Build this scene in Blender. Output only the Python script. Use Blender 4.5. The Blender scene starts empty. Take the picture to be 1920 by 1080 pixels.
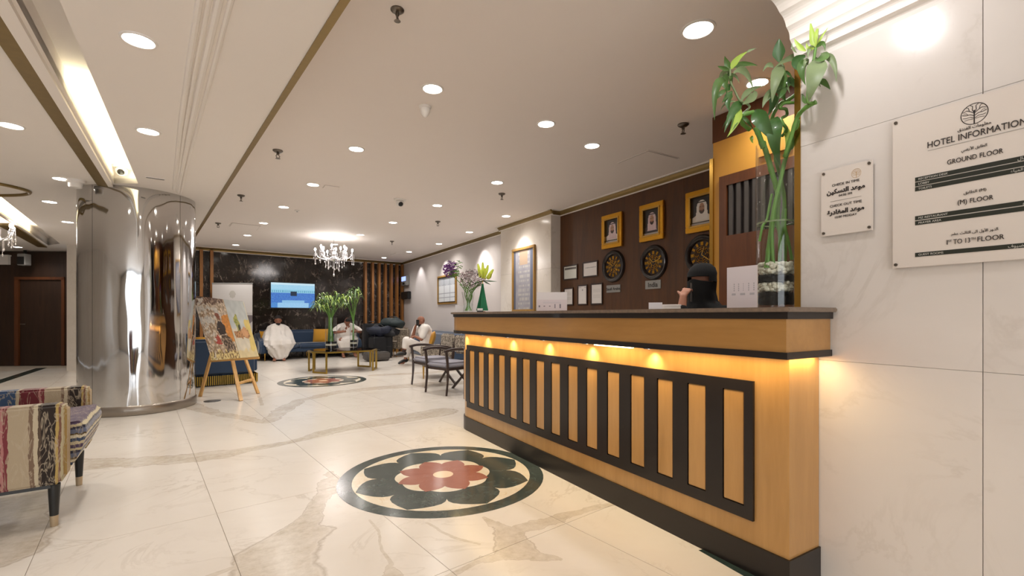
import bpy, bmesh, math, random
from math import sin, cos, pi, radians, atan2, hypot, sqrt
from mathutils import Vector, Matrix, noise
from mathutils.geometry import tessellate_polygon
random.seed(7)
S = bpy.context.scene
COL = S.collection
# ------------------------------------------------------------------ camera
CAMZ = 1.2; FPX = 868.0; HY = 592.0; TH = math.atan(511/868.0)
FW = Vector((sin(TH), cos(TH), 0)); RT = Vector((cos(TH), -sin(TH), 0))
cd = bpy.data.cameras.new('camera'); cam = bpy.data.objects.new('camera', cd); COL.objects.link(cam)
cam.location = (0, 0, CAMZ); cam.rotation_euler = (pi/2, 0, -TH)
cd.sensor_width = 36; cd.lens = FPX/1920*36; cd.shift_y = (HY-540)/1920; cd.clip_start = .02
S.camera = cam
# ------------------------------------------------------------------ world, exposure
w = bpy.data.worlds.new('world'); S.world = w; w.use_nodes = True
w.node_tree.nodes['Background'].inputs[0].default_value = (.93, .96, 1, 1)
w.node_tree.nodes['Background'].inputs[1].default_value = 2.8
S.view_settings.view_transform = 'Standard'; S.view_settings.look = 'None'
S.view_settings.gamma = 1; S.view_settings.use_curve_mapping = False
S.view_settings.exposure = 0.70
S.cycles.max_bounces = 10; S.cycles.diffuse_bounces = 5; S.cycles.glossy_bounces = 5
S.cycles.transmission_bounces = 8; S.cycles.transparent_max_bounces = 16
S.cycles.sample_clamp_indirect = 6; S.cycles.caustics_reflective = False; S.cycles.caustics_refractive = False
LW = 34.0        # watt of one lobby downlight
WARM = (1, .96, .91)

def lamp(kind, loc, energy, color=WARM, **k):
    l = bpy.data.lights.new(k.pop('name', 'lamp_light'), kind); l.energy = energy; l.color = color
    o = bpy.data.objects.new(l.name, l); COL.objects.link(o); o.location = loc
    o.rotation_euler = k.pop('rot', (0, 0, 0))
    for a, b in k.items(): setattr(l, a, b)
    return o

# ------------------------------------------------------------------ survey helpers (real places measured from sight lines)
def ray(px, py):
    return FW + RT*((px-960)/FPX) + Vector((0, 0, (HY-py)/FPX))
def onz(px, py, z):
    r = ray(px, py); t = (z-CAMZ)/r.z; p = r*t; return Vector((p.x, p.y, z))
def onx(px, py, x):
    r = ray(px, py); t = x/r.x; return Vector((x, r.y*t, CAMZ+r.z*t))
def dep(px, py, d):
    p = ray(px, py)*d; return Vector((p.x, p.y, CAMZ+p.z))
G1 = Vector((-.1446, .9895, 0)); G2 = Vector((.9895, .1446, 0)); GA = atan2(.1446, .9895)
CE = 3.0      # lounge ceiling
CL = 2.75     # lobby ceiling
BWP = Vector((4.78, 15.41, 0))   # back corner of the lounge
def onback(px, py, off=0.0):
    r = ray(px, py); t = (BWP - G1*off).dot(G1)/r.dot(G1); p = r*t; return Vector((p.x, p.y, CAMZ+p.z))

# ------------------------------------------------------------------ materials
class NT:
    def __init__(s, m): s.t = m.node_tree; s.n = s.t.nodes; s.l = s.t.links
    def new(s, ty, **k):
        n = s.n.new(ty)
        for a, b in k.items():
            if a.startswith('i_'):
                key = a[2:]; key = int(key) if key.isdigit() else key.replace('_', ' ')
                s.put(n.inputs[key], b)
            else: setattr(n, a, b)
        return n
    def put(s, sock, v):
        if isinstance(v, bpy.types.NodeSocket): s.l.new(v, sock)
        elif isinstance(v, bpy.types.Node): s.l.new(v.outputs[0], sock)
        else: sock.default_value = v
    def math(s, op, a, b=0.0, c=None, clamp=False):
        n = s.new('ShaderNodeMath', operation=op, use_clamp=clamp); s.put(n.inputs[0], a); s.put(n.inputs[1], b)
        if c is not None: s.put(n.inputs[2], c)
        return n.outputs[0]
    def vmath(s, op, a, b=(0, 0, 0), out=0):
        n = s.new('ShaderNodeVectorMath', operation=op); s.put(n.inputs[0], a)
        if op == 'SCALE': s.put(n.inputs['Scale'], b)
        elif op not in ('LENGTH',): s.put(n.inputs[1], b)
        return n.outputs['Value'] if op in ('DOT_PRODUCT', 'LENGTH', 'DISTANCE') else n.outputs[0]
    def mix(s, f, a, b):
        n = s.new('ShaderNodeMix', data_type='RGBA'); s.put(n.inputs[0], f); s.put(n.inputs[6], a); s.put(n.inputs[7], b)
        return n.outputs[2]
    def ramp(s, f, stops, mode='LINEAR'):
        n = s.new('ShaderNodeValToRGB'); s.put(n.inputs[0], f); r = n.color_ramp; r.interpolation = mode
        while len(r.elements) < len(stops): r.elements.new(.5)
        for e, (p, c) in zip(r.elements, stops): e.position = p; e.color = c if len(c) == 4 else (*c, 1)
        return n.outputs[0]
    def noise(s, vec, scale, detail=4, rough=.5, dist=0.0, out=0):
        n = s.new('ShaderNodeTexNoise'); s.put(n.inputs['Vector'], vec); n.inputs['Scale'].default_value = scale
        n.inputs['Detail'].default_value = detail; n.inputs['Roughness'].default_value = rough; n.inputs['Distortion'].default_value = dist
        return n.outputs[out]
def rgb(h):
    if isinstance(h, str):
        v = [int(h[i:i+2], 16)/255 for i in (0, 2, 4)]
        return tuple((x/12.92 if x <= .04045 else ((x+.055)/1.055)**2.4) for x in v) + (1,)
    return tuple(h[:3]) + (1,)
def mat(name, c, rough=.5, metal=0.0, spec=.5, emit=None, es=0.0, coat=0.0, sheen=0.0, var=.06, vs=6.0, alpha=1.0):
    m = bpy.data.materials.new(name); m.use_nodes = True; t = NT(m); b = t.n['Principled BSDF']
    c = rgb(c)
    if var:
        co = t.new('ShaderNodeTexCoord').outputs['Object']
        f = t.noise(co, vs, 3)
        dk = tuple(x*(1-var) for x in c[:3]) + (1,); lt = tuple(min(1, x*(1+var)) for x in c[:3]) + (1,)
        t.put(b.inputs['Base Color'], t.mix(f, dk, lt))
    else: b.inputs['Base Color'].default_value = c
    b.inputs['Roughness'].default_value = rough; b.inputs['Metallic'].default_value = metal
    b.inputs['Specular IOR Level'].default_value = spec
    b.inputs['Coat Weight'].default_value = coat; b.inputs['Sheen Weight'].default_value = sheen; b.inputs['Alpha'].default_value = alpha
    if emit: b.inputs['Emission Color'].default_value = rgb(emit); b.inputs['Emission Strength'].default_value = es
    return m
def wood(name, c1, c2, rough=.35, axis='Z', scale=1.0, coat=.03):
    m = bpy.data.materials.new(name); m.use_nodes = True; t = NT(m); b = t.n['Principled BSDF']
    co = t.new('ShaderNodeNewGeometry').outputs['Position']
    sc = {'Z': (9, 9, 1.1), 'X': (1.1, 9, 9), 'Y': (9, 1.1, 9)}[axis]
    v = t.vmath('MULTIPLY', co, tuple(x*scale for x in sc))
    f = t.noise(v, 1.0, 6, .6, .8); f2 = t.noise(v, 7.0, 3, .6)
    k = t.math('ADD', t.math('MULTIPLY', f, .75), t.math('MULTIPLY', f2, .25))
    t.put(b.inputs['Base Color'], t.ramp(k, [(.3, rgb(c1)), (.7, rgb(c2))]))
    b.inputs['Roughness'].default_value = rough; b.inputs['Coat Weight'].default_value = coat; b.inputs['Coat Roughness'].default_value = .15
    return m
def glassy(name, tint=(1, 1, 1), rough=.02, body=.06, ior=1.45):
    m = bpy.data.materials.new(name); m.use_nodes = True; t = NT(m)
    for n in list(t.n): t.n.remove(n)
    o = t.new('ShaderNodeOutputMaterial'); tr = t.new('ShaderNodeBsdfTransparent'); tr.inputs[0].default_value = (*tint, 1)
    gl = t.new('ShaderNodeBsdfGlossy'); gl.inputs['Roughness'].default_value = rough
    fr = t.new('ShaderNodeLayerWeight'); fr.inputs[0].default_value = .5
    f = t.math('ADD', t.math('MULTIPLY', t.math('POWER', fr.outputs['Facing'], 4.0), .55 if ior > 1.3 else .12), body+(.02 if ior > 1.3 else 0), clamp=True)
    mx = t.new('ShaderNodeMixShader'); t.put(mx.inputs[0], f); t.l.new(tr.outputs[0], mx.inputs[1]); t.l.new(gl.outputs[0], mx.inputs[2])
    t.l.new(mx.outputs[0], o.inputs[0]); return m
def vcol(name, rough=.4, emit=0.0, coat=0.0):
    m = bpy.data.materials.new(name); m.use_nodes = True; t = NT(m); b = t.n['Principled BSDF']
    a = t.new('ShaderNodeVertexColor', layer_name='print').outputs[0]
    if emit:
        b.inputs['Base Color'].default_value = (.01, .01, .01, 1); t.put(b.inputs['Emission Color'], a); b.inputs['Emission Strength'].default_value = emit
    else: t.put(b.inputs['Base Color'], a)
    b.inputs['Roughness'].default_value = rough; b.inputs['Coat Weight'].default_value = coat
    return m

# big and thin veins of the floor: tapered segments (ax,ay,bx,by,half width a,b)
VEINS = []
def vein(pts):
    for (a, b) in zip(pts, pts[1:]):
        p = onz(a[0], a[1], 0); q = onz(b[0], b[1], 0); VEINS.append((p.x, p.y, q.x, q.y, a[2], b[2]))
vein([(-60, 885, .2), (200, 868, .13), (345, 858, .13), (430, 850, .10), (545, 829, .05), (610, 812, .10), (700, 795, .16), (830, 772, .2)])
vein([(330, 752, .10), (390, 770, .10), (440, 782, .07), (505, 791, .07), (528, 770, .10), (560, 750, .08), (640, 734, .12), (780, 722, .2), (880, 716, .25)])
vein([(622, 886, .035), (605, 925, .06), (590, 955, .055), (575, 985, .08), (560, 1010, .15), (525, 1045, .2), (505, 1110, .24)])
vein([(560, 1020, .12), (470, 1055, .05), (430, 1066, .015), (360, 1090, .02)])
vein([(905, 970, .012), (925, 985, .03), (955, 1005, .06), (985, 990, .05), (1040, 975, .05), (1100, 955, .03), (1180, 940, .02)])
vein([(955, 1005, .08), (975, 1025, .1), (1010, 1040, .05), (1060, 1047, .012)])
vein([(975, 1028, .06), (900, 1052, .02), (840, 1080, .015)])
vein([(690, 975, .006), (708, 1000, .007), (715, 1030, .007), (735, 1060, .01), (720, 1090, .05)])
vein([(800, 980, .008), (850, 1005, .010), (900, 1020, .008)])
vein([(480, 725, .02), (492, 760, .02)])
vein([(700, 704, .1), (780, 700, .15), (870, 694, .1)])
vein([(-40, 905, .1), (20, 935, .2), (30, 985, .15), (-10, 1040, .2)])
def floor_mat():
    m = bpy.data.materials.new('floor_marble'); m.use_nodes = True; t = NT(m); b = t.n['Principled BSDF']
    pos = t.new('ShaderNodeNewGeometry').outputs['Position']
    rnd = t.new('ShaderNodeObjectInfo').outputs['Random']
    nz = t.noise(pos, 2.3, 5, .6, out=1)
    d = t.vmath('SCALE', t.vmath('SUBTRACT', nz, (.5, .5, .5)), .28)
    p = t.vmath('MULTIPLY', t.vmath('ADD', pos, d), (1, 1, 0))
    p2 = t.vmath('MULTIPLY', t.vmath('ADD', pos, t.vmath('SCALE', d, .35)), (1, 1, 0))
    mask = None
    for (ax, ay, bx, by, wa, wb) in VEINS:
        thin = max(wa, wb) < .04
        v = t.vmath('SUBTRACT', p2 if thin else p, (ax, ay, 0)); e = (bx-ax, by-ay, 0); L2 = e[0]**2+e[1]**2
        h = t.math('MULTIPLY', t.vmath('DOT_PRODUCT', v, e), 1/L2, clamp=True)
        q = t.vmath('LENGTH', t.vmath('SUBTRACT', v, t.vmath('SCALE', e, h)))
        wv = t.math('MULTIPLY_ADD', h, wb-wa, wa)
        s = t.math('SUBTRACT', 1.0, t.math('DIVIDE', q, wv))     # 1 centre .. 0 edge
        mask = s if mask is None else t.math('MAXIMUM', mask, s)
    core = t.math('MULTIPLY', mask, 7.0, clamp=True)
    rim = t.math('SUBTRACT', 1.0, t.math('ABSOLUTE', t.math('MULTIPLY', mask, 11.0)), clamp=True)
    # diffuse clouding and thin random cracks
    n1 = t.noise(pos, .9, 6, .62, .6)
    off = t.vmath('ADD', pos, t.vmath('SCALE', (3.1, 7.7, 0), rnd))
    n2 = t.noise(off, 1.15, 7, .6, 1.1)
    crack = t.math('SUBTRACT', 1.0, t.math('MULTIPLY', t.math('ABSOLUTE', t.math('SUBTRACT', n2, .5)), 60.0), clamp=True)
    crack = t.math('MULTIPLY', crack, t.math('MULTIPLY_ADD', t.noise(pos, 1.7, 2), 2.4, -.95, clamp=True))
    base = t.mix(t.math('MULTIPLY_ADD', n1, 1.6, -.4, clamp=True), rgb('d2c9be'), rgb('e2dcd4'))
    g = t.noise(pos, 22.0, 6, .7)
    vc = t.mix(t.math('MULTIPLY_ADD', g, 2.0, -.5, clamp=True), rgb('b0a391'), rgb('d2c8ba'))
    c = t.mix(t.math('MULTIPLY', core, t.math('MULTIPLY_ADD', t.noise(pos, 4.0, 6, .7), 2.2, -.35, clamp=True)), base, vc)
    c = t.mix(t.math('MULTIPLY', rim, .55), c, rgb('94826c'))
    c = t.mix(t.math('MULTIPLY', crack, .5), c, rgb('a59684'))
    t.put(b.inputs['Base Color'], c)
    b.inputs['Roughness'].default_value = .22; b.inputs['Specular IOR Level'].default_value = .35
    return m
def wall_marble(name, c1, c2, vcx, scale=1.0, rough=.18, amt=.35, kx=1.0):
    m = bpy.data.materials.new(name); m.use_nodes = True; t = NT(m); b = t.n['Principled BSDF']
    pos = t.new('ShaderNodeNewGeometry').outputs['Position']
    rnd = t.new('ShaderNodeObjectInfo').outputs['Random']
    off = t.vmath('ADD', pos, t.vmath('SCALE', (5.3, 9.1, 4.7), rnd))
    n1 = t.noise(off, .8*scale, 5, .6, .5); n2 = t.noise(t.vmath('MULTIPLY', off, (1, 1, kx)), 1.3*scale, 7, .62, 1.4)
    v = t.math('SUBTRACT', 1.0, t.math('MULTIPLY', t.math('ABSOLUTE', t.math('SUBTRACT', n2, .5)), 38.0), clamp=True)
    v = t.math('MULTIPLY', v, t.math('MULTIPLY_ADD', t.noise(off, 2.1*scale, 3), 3.0, -1.35, clamp=True))
    sp = t.math('MULTIPLY_ADD', t.noise(off, 9.0*scale, 3, .6), 9.0, -6.1, clamp=True)
    c = t.mix(t.math('MULTIPLY_ADD', n1, 2.0, -.5, clamp=True), rgb(c1), rgb(c2))
    c = t.mix(t.math('MULTIPLY', t.math('MAXIMUM', v, t.math('MULTIPLY', sp, .6)), amt), c, rgb(vcx))
    t.put(b.inputs['Base Color'], c); b.inputs['Roughness'].default_value = rough
    return m
def stripes(name, axis, cols, period, wob=.03, rough=.9):
    m = bpy.data.materials.new(name); m.use_nodes = True; t = NT(m); b = t.n['Principled BSDF']
    co = t.new('ShaderNodeTexCoord').outputs['Object']
    sx = t.new('ShaderNodeSeparateXYZ'); t.put(sx.inputs[0], co)
    n = t.noise(t.vmath('MULTIPLY', co, (30, 30, 9)), 1.0, 5, .7); n3 = t.noise(co, 8.0, 3)
    k = t.math('ADD', sx.outputs[axis], t.math('MULTIPLY', t.math('SUBTRACT', n, .5), wob))
    k = t.math('ADD', k, t.math('MULTIPLY', t.math('SUBTRACT', n3, .5), wob*.9))
    f = t.math('FRACT', t.math('DIVIDE', k, period))
    c = t.ramp(f, cols, 'CONSTANT')
    nn = t.noise(t.vmath('MULTIPLY', co, (16, 16, 5)), 1.0, 3, .6, 1.2)
    line = t.math('SUBTRACT', 1.0, t.math('MULTIPLY', t.math('ABSOLUTE', t.math('SUBTRACT', nn, .5)), 34.0), clamp=True)
    c = t.mix(t.math('MULTIPLY', line, .75), c, rgb('a89a84'))
    t.put(b.inputs['Base Color'], c); b.inputs['Roughness'].default_value = rough; b.inputs['Sheen Weight'].default_value = .2
    bp = t.new('ShaderNodeBump'); bp.inputs['Strength'].default_value = .4; bp.inputs['Distance'].default_value = .004
    t.put(bp.inputs['Height'], t.noise(co, 160.0, 2)); t.put(b.inputs['Normal'], bp.outputs[0])
    return m
def zebra(name, c1, c2, scale=9.0):
    m = bpy.data.materials.new(name); m.use_nodes = True; t = NT(m); b = t.n['Principled BSDF']
    co = t.new('ShaderNodeTexCoord').outputs['Object']
    n = t.noise(co, scale, 3, .6, 1.8)
    t.put(b.inputs['Base Color'], t.ramp(n, [(0, rgb(c1)), (.46, rgb(c1)), (.5, rgb(c2)), (.6, rgb(c1)), (.66, rgb(c2))]))
    b.inputs['Roughness'].default_value = .9
    return m
def column_mat():
    m = bpy.data.materials.new('polished_steel'); m.use_nodes = True; t = NT(m); b = t.n['Principled BSDF']
    b.inputs['Metallic'].default_value = 1; b.inputs['Roughness'].default_value = .06
    b.inputs['Base Color'].default_value = (.55, .545, .54, 1)
    co = t.new('ShaderNodeTexCoord').outputs['Object']
    n = t.noise(t.vmath('MULTIPLY', co, (1.6, 1.6, .35)), 1.6, 2, .5)
    bp = t.new('ShaderNodeBump'); bp.inputs['Strength'].default_value = 1.0; bp.inputs['Distance'].default_value = .03
    t.put(bp.inputs['Height'], n); t.put(b.inputs['Normal'], bp.outputs[0])
    return m
M = dict(
 floor=floor_mat(), joint=mat('joint', 'a89c8c', .6), plaster=mat('ceiling_plaster', 'ebe5df', .75, var=.01),
 lounge=mat('lounge_plaster', 'e8e0da', .75, var=.01), rib=mat('rib_plaster', 'ebe5df', .6, var=.01),
 gold=mat('antique_gold', '8a7448', .38, .7, var=.15, vs=20), bgold=mat('bright_gold', 'c9952e', .28, .85, var=.12, vs=30),
 brass=mat('brass', 'b8924a', .22, 1.0, var=.1), brushed=mat('brushed_gold', 'a98e45', .3, .9, var=.1),
 marble=wall_marble('white_marble', 'd3ccc5', 'e0dad4', '9a8c79', 1.0, .18, .22), beige=wall_marble('beige_marble', 'cfc6bb', 'dcd5cc', 'a09482', 1.3),
 black=wall_marble('black_marble', '1b1512', '2b2420', 'b9a89a', 2.2, .12, .8, .5), greywall=mat('grey_wall', 'b9b2af', .6, var=.02, vs=2),
 walnut=wood('walnut', '3d220c', '5c3716', .5), mahog=wood('mahogany', '4a260f', '6b3b1a', .5),
 maple=wood('maple', 'a57a42', 'bf9258', .3, 'Z', .7, .35), maple_h=wood('maple_across', 'a0733b', 'b8894c', .3, 'Y', .7, .35),
 ebony=mat('ebony', '140c0b', .4, coat=.1, var=.1), granite=mat('granite', '7c6b5c', .3, var=.45, vs=45), yellow=mat('amber_panel', 'c8913c', .45),
 doorw=wood('door_wood', '28180d', '3a2416', .55), steel=column_mat(), chrome=mat('chrome', 'c8c8c8', .12, 1.0, var=0),
 dark=mat('dark_plastic', '141414', .4), white=mat('white_plastic', 'e6e2dd', .45, var=.01), paper=mat('paper', 'e4dedb', .5, var=.02),
 acryl=mat('white_acrylic', 'dcd3ca', .12, coat=.6, var=.01), ink=mat('ink', '2c2522', .6, var=0), gink=mat('gold_ink', 'c8a878', .5, var=0),
 greenbar=mat('green_black_bar', '24281f', .5, var=0), wink=mat('white_ink', 'c9c6bd', .5, var=0),
 blue=mat('navy_velvet', '1c3450', .85, sheen=.5, var=.15), mustard=mat('mustard_cloth', 'c08a22', .85, sheen=.2), grey=mat('grey_seat_cloth', '8f8d96', .9, var=.12, vs=60),
 darkwood=wood('dark_frame_wood', '2a1c17', '3b2922', .4), easel=wood('easel_pine', 'b98a4c', 'd3a765', .5),
 glass=glassy('clear_glass', (.985, .992, .988), .02, .008), water=glassy('water', (.97, .985, .975), .0, .0, 1.15), tabletop=glassy('smoked_glass', (.25, .2, .17), .03, .12),
 stem=mat('bamboo_stem', '5f8a3c', .45, var=.25, vs=14), leafm=mat('leaf_green', '4f7034', .45, var=.35, vs=12, coat=.15), leafd=mat('leaf_dark', '3a602a', .45, var=.3, vs=12, coat=.2), leafl=mat('leaf_light', '9bb54a', .45, var=.2, vs=15), leafg=mat('leaf_greyish', '74845c', .5, var=.25, vs=18),
 sprig=mat('sprig_green', '5f8a3a', .6, var=.35, vs=10), skin=mat('skin', '8a5a44', .6, var=.08), skinl=mat('skin_light', 'b07c66', .6), hair=mat('black_hair', '17110f', .8), towel=mat('white_towelling', 'd9d3cd', .95, var=.06, vs=12, sheen=.3),
 abaya=mat('black_cloth', '0a0a0c', .95, var=.1), shoe=mat('black_leather', '141212', .4), sock=mat('brown_sock', '2f211d', .9),
 bagd=mat('black_bag', '0e0e13', .7, var=.3), bagg=mat('grey_green_bag', '1d292b', .7, var=.3), bagb=mat('grey_case', '4b4642', .6, var=.3),
 frameg=wood('gilt_frame', '8a6830', 'a98242', .4), clockm=mat('clock_rim', '18100f', .35, coat=.4), clockd=mat('clock_dial', '2a1c17', .5), silver=mat('silver_plate', '9a9a98', .35, .4),
 flag=mat('green_flag', '0e6a41', .7, var=.1), green_in=wall_marble('green_marble', '333d3a', '47504d', '7e8c84', 5.0, .15, .5), yel_in=wall_marble('yellow_marble', 'd9c8a8', 'e6dfd3', 'c39a4e', 5.0, .15, .75), red_in=wall_marble('red_marble', '94594b', 'a26b5c', 'b58c80', 4.0, .15, .5), cream_in=mat('cream_marble', 'e6cdae', .15), purple=mat('purple_petals', '6f3b7c', .7, var=.4, vs=40), pinkf=mat('dusty_pink_florets', 'a68f92', .8, var=.4, vs=60), lilyf=mat('lime_lily', 'cdd94f', .6, var=.15, vs=30), pebw=mat('white_pebble', 'd8d3c2', .35), pebb=mat('black_pebble', '0d0e14', .12),
 print=vcol('printed_panel', .35), screen=vcol('lit_screen', .2, .62), foto=vcol('portrait_print', .25), lens=mat('lit_lens', (1, 1, 1), .5, emit=(1, .93, .84), es=14, var=0),
 bulb=mat('lit_bulb', (1, 1, 1), .5, emit=(1, .92, .88), es=22, var=0), crystal=mat('crystal', 'e8e6e8', .05, .6, var=0), warmlens=mat('warm_lit_lens', (1, .8, .4), .5, emit=(1, .72, .34), es=14, var=0), purplelit=mat('purple_light', (.4, .2, 1), .5, emit=(.35, .15, 1), es=5, var=0), bluescr=mat('small_blue_screen', (.2, .3, .9), .4, emit=(.3, .4, 1), es=1.0, var=0),
 slatw=wood('slat_wood', '7a4c22', '9c6a35', .4), greyplastic=mat('grey_plastic', '8f8c88', .5), darkleaf=mat('dry_twig', '4a3d38', .9, var=.3),
 navybag=mat('navy_bag', '10182c', .7, var=.3),
 palebrass=mat('pale_brass', 'b3a084', .4, .6, var=.05), basesteel=mat('base_steel', '9a9187', .28, .9, var=.2, vs=4),
 floorgreen=mat('green_marble_strip', '2c3a36', .2, var=.4, vs=14),
)
STR = [(0, rgb('8f7440')), (.07, rgb('2b3f5e')), (.17, rgb('a89b82')), (.20, rgb('304766')), (.355, rgb('a89b82')), (.385, rgb('5d1722')), (.55, rgb('9c6a66')), (.57, rgb('6d2a30')), (.60, rgb('a09179')), (.75, rgb('6f5a48')), (.78, rgb('b0a48c')), (.81, rgb('4d3d30')), (.83, rgb('20140e')), (.935, rgb('a38b50')), (.96, rgb('6d4a3a')), (.98, rgb('a39878'))]
M['striped'] = stripes('striped_fabric', 0, STR, .55, .022)
M['striped_seat'] = stripes('striped_seat_fabric', 2, [(0, rgb('4a3a52')), (.15, rgb('bdb193')), (.27, rgb('33405a')), (.42, rgb('c9c0a8')), (.55, rgb('54421f')), (.62, rgb('5f6478')), (.8, rgb('2a2a3c')), (.9, rgb('b7ab8a'))], .14, .03)
M['zebra'] = zebra('zebra_fabric', 'b0a596', '2a221c', 12.0)
M['floral'] = zebra('floral_fabric', 'a89a88', '40342a', 16.0)

# ------------------------------------------------------------------ mesh builder
class MB:
    def __init__(s): s.v = []; s.f = []; s.c = None
    def add(s, vs, fs, mtx=None):
        o = len(s.v)
        for p in vs:
            p = Vector(p); s.v.append(mtx @ p if mtx else p)
        for f in fs: s.f.append(tuple(i+o for i in f))
        return s
    def box(s, a, b, mtx=None):
        (x0, y0, z0), (x1, y1, z1) = a, b
        return s.add([(x0, y0, z0), (x1, y0, z0), (x1, y1, z0), (x0, y1, z0), (x0, y0, z1), (x1, y0, z1), (x1, y1, z1), (x0, y1, z1)],
                     [(0, 3, 2, 1), (4, 5, 6, 7), (0, 1, 5, 4), (1, 2, 6, 5), (2, 3, 7, 6), (3, 0, 4, 7)], mtx)
    def bar(s, a, b, w, d=None, up=(0, 0, 1)):
        a = Vector(a); b = Vector(b); d = d or w; z = (b-a).normalized(); u = Vector(up)
        if abs(z.dot(u)) > .98: u = Vector((0, 1, 0))
        x = u.cross(z).normalized(); y = z.cross(x)
        vs = [a+x*i*w/2+y*j*d/2 for i, j in ((-1, -1), (1, -1), (1, 1), (-1, 1))] + [b+x*i*w/2+y*j*d/2 for i, j in ((-1, -1), (1, -1), (1, 1), (-1, 1))]
        return s.add(vs, [(0, 3, 2, 1), (4, 5, 6, 7), (0, 1, 5, 4), (1, 2, 6, 5), (2, 3, 7, 6), (3, 0, 4, 7)])
    def tube(s, pts, r, n=8, cap=True):
        pts = [Vector(p) for p in pts]; rs = r if isinstance(r, (list, tuple)) else [r]*len(pts)
        o = len(s.v); pv = None
        for i, p in enumerate(pts):
            t = (pts[min(i+1, len(pts)-1)]-pts[max(i-1, 0)]).normalized()
            if pv is None:
                u = Vector((0, 0, 1)) if abs(t.z) < .9 else Vector((1, 0, 0)); x = u.cross(t).normalized()
            else: x = (pv - t*pv.dot(t)).normalized()
            pv = x; y = t.cross(x)
            for k in range(n):
                a = 2*pi*k/n; s.v.append(p+x*cos(a)*rs[i]+y*sin(a)*rs[i])
        for i in range(len(pts)-1):
            for k in range(n):
                k2 = (k+1) % n; s.f.append((o+i*n+k, o+i*n+k2, o+(i+1)*n+k2, o+(i+1)*n+k))
        if cap:
            s.f.append(tuple(o+k for k in reversed(range(n)))); s.f.append(tuple(o+(len(pts)-1)*n+k for k in range(n)))
        return s
    def lathe(s, prof, n=24, c=(0, 0, 0), mtx=None, cap=True):
        vs = []; fs = []; c = Vector(c)
        for r, z in prof:
            for k in range(n): a = 2*pi*k/n; vs.append(c+Vector((r*cos(a), r*sin(a), z)))
        for i in range(len(prof)-1):
            for k in range(n): k2 = (k+1) % n; fs.append((i*n+k, i*n+k2, (i+1)*n+k2, (i+1)*n+k))
        if cap:
            if prof[0][0] > 1e-5: fs.append(tuple(reversed(range(n))))
            if prof[-1][0] > 1e-5: fs.append(tuple((len(prof)-1)*n+k for k in range(n)))
        return s.add(vs, fs, mtx)
    def ball(s, c, r, n=10, m=7, mtx=None):
        rr = r if isinstance(r, (tuple, list)) else (r, r, r); vs = []; fs = []
        for i in range(m+1):
            ph = pi*i/m
            for k in range(n): a = 2*pi*k/n; vs.append((c[0]+rr[0]*sin(ph)*cos(a), c[1]+rr[1]*sin(ph)*sin(a), c[2]+rr[2]*cos(ph)))
        for i in range(m):
            for k in range(n): k2 = (k+1) % n; fs.append((i*n+k, (i+1)*n+k, (i+1)*n+k2, i*n+k2))
        return s.add(vs, fs, mtx)
    def prism(s, poly, z0, z1, mtx=None):
        n = len(poly); vs = [(x, y, z0) for x, y in poly]+[(x, y, z1) for x, y in poly]
        fs = [tuple(reversed(range(n))), tuple(range(n, 2*n))]+[(i, (i+1) % n, n+(i+1) % n, n+i) for i in range(n)]
        return s.add(vs, fs, mtx)
    def ext(s, prof, a, b, closed=True):
        """profile points are vectors; extruded from offset a to offset b"""
        n = len(prof); vs = [Vector(p)+Vector(a) for p in prof]+[Vector(p)+Vector(b) for p in prof]
        fs = [(i, (i+1) % n, n+(i+1) % n, n+i) for i in range(n if closed else n-1)]
        if closed: fs += [tuple(reversed(range(n))), tuple(range(n, 2*n))]
        return s.add(vs, fs)
    def rings(s, rings, cap=True):
        n = len(rings[0]); vs = [p for r in rings for p in r]; fs = []
        for i in range(len(rings)-1):
            for k in range(n): k2 = (k+1) % n; fs.append((i*n+k, i*n+k2, (i+1)*n+k2, (i+1)*n+k))
        if cap: fs += [tuple(reversed(range(n))), tuple((len(rings)-1)*n+k for k in range(n))]
        return s.add(vs, fs)
    def build(s, name, m, parent=None, smooth=False, bevel=0.0, seg=2, merge=False):
        me = bpy.data.meshes.new(name); me.from_pydata([tuple(v) for v in s.v], [], s.f)
        bm = bmesh.new(); bm.from_mesh(me)
        if merge: bmesh.ops.remove_doubles(bm, verts=bm.verts, dist=1e-5)
        if bevel:
            bmesh.ops.bevel(bm, geom=[e for e in bm.edges if e.is_manifold and e.calc_face_angle(0) > .5], offset=bevel, segments=seg, affect='EDGES', clamp_overlap=True)
        bmesh.ops.recalc_face_normals(bm, faces=bm.faces)
        bm.to_mesh(me); bm.free()
        me.materials.append(M[m] if isinstance(m, str) else m)
        if smooth:
            me.polygons.foreach_set('use_smooth', [True]*len(me.polygons))
            try: me.set_sharp_from_angle(angle=radians(42))
            except Exception: pass
        o = bpy.data.objects.new(name, me); COL.objects.link(o)
        if parent: o.parent = parent
        return o
def tag(o, label, cat, group=None, kind=None):
    o['label'] = label; o['category'] = cat
    if group: o['group'] = group
    if kind: o['kind'] = kind
    return o
def thing(name, label, cat, loc=(0, 0, 0), rz=0.0, group=None):
    o = bpy.data.objects.new(name, None); COL.objects.link(o); o.location = loc; o.rotation_euler = (0, 0, rz); o.empty_display_size = .1
    return tag(o, label, cat, group)
def struct(o): o['kind'] = 'structure'; return o
def sroot(name, loc=(0, 0, 0), rz=0.0):
    o = bpy.data.objects.new(name, None); COL.objects.link(o); o.location = loc; o.rotation_euler = (0, 0, rz); return struct(o)
def dup(root, loc=None, rz=None, label=None):
    r = root.copy(); COL.objects.link(r)
    if loc is not None: r.location = loc
    if rz is not None: r.rotation_euler = (0, 0, rz)
    if label: r['label'] = label
    for ch in list(root.children):
        c = ch.copy(); COL.objects.link(c); c.parent = r
        for g in ch.children: d = g.copy(); COL.objects.link(d); d.parent = c
    return r
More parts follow.
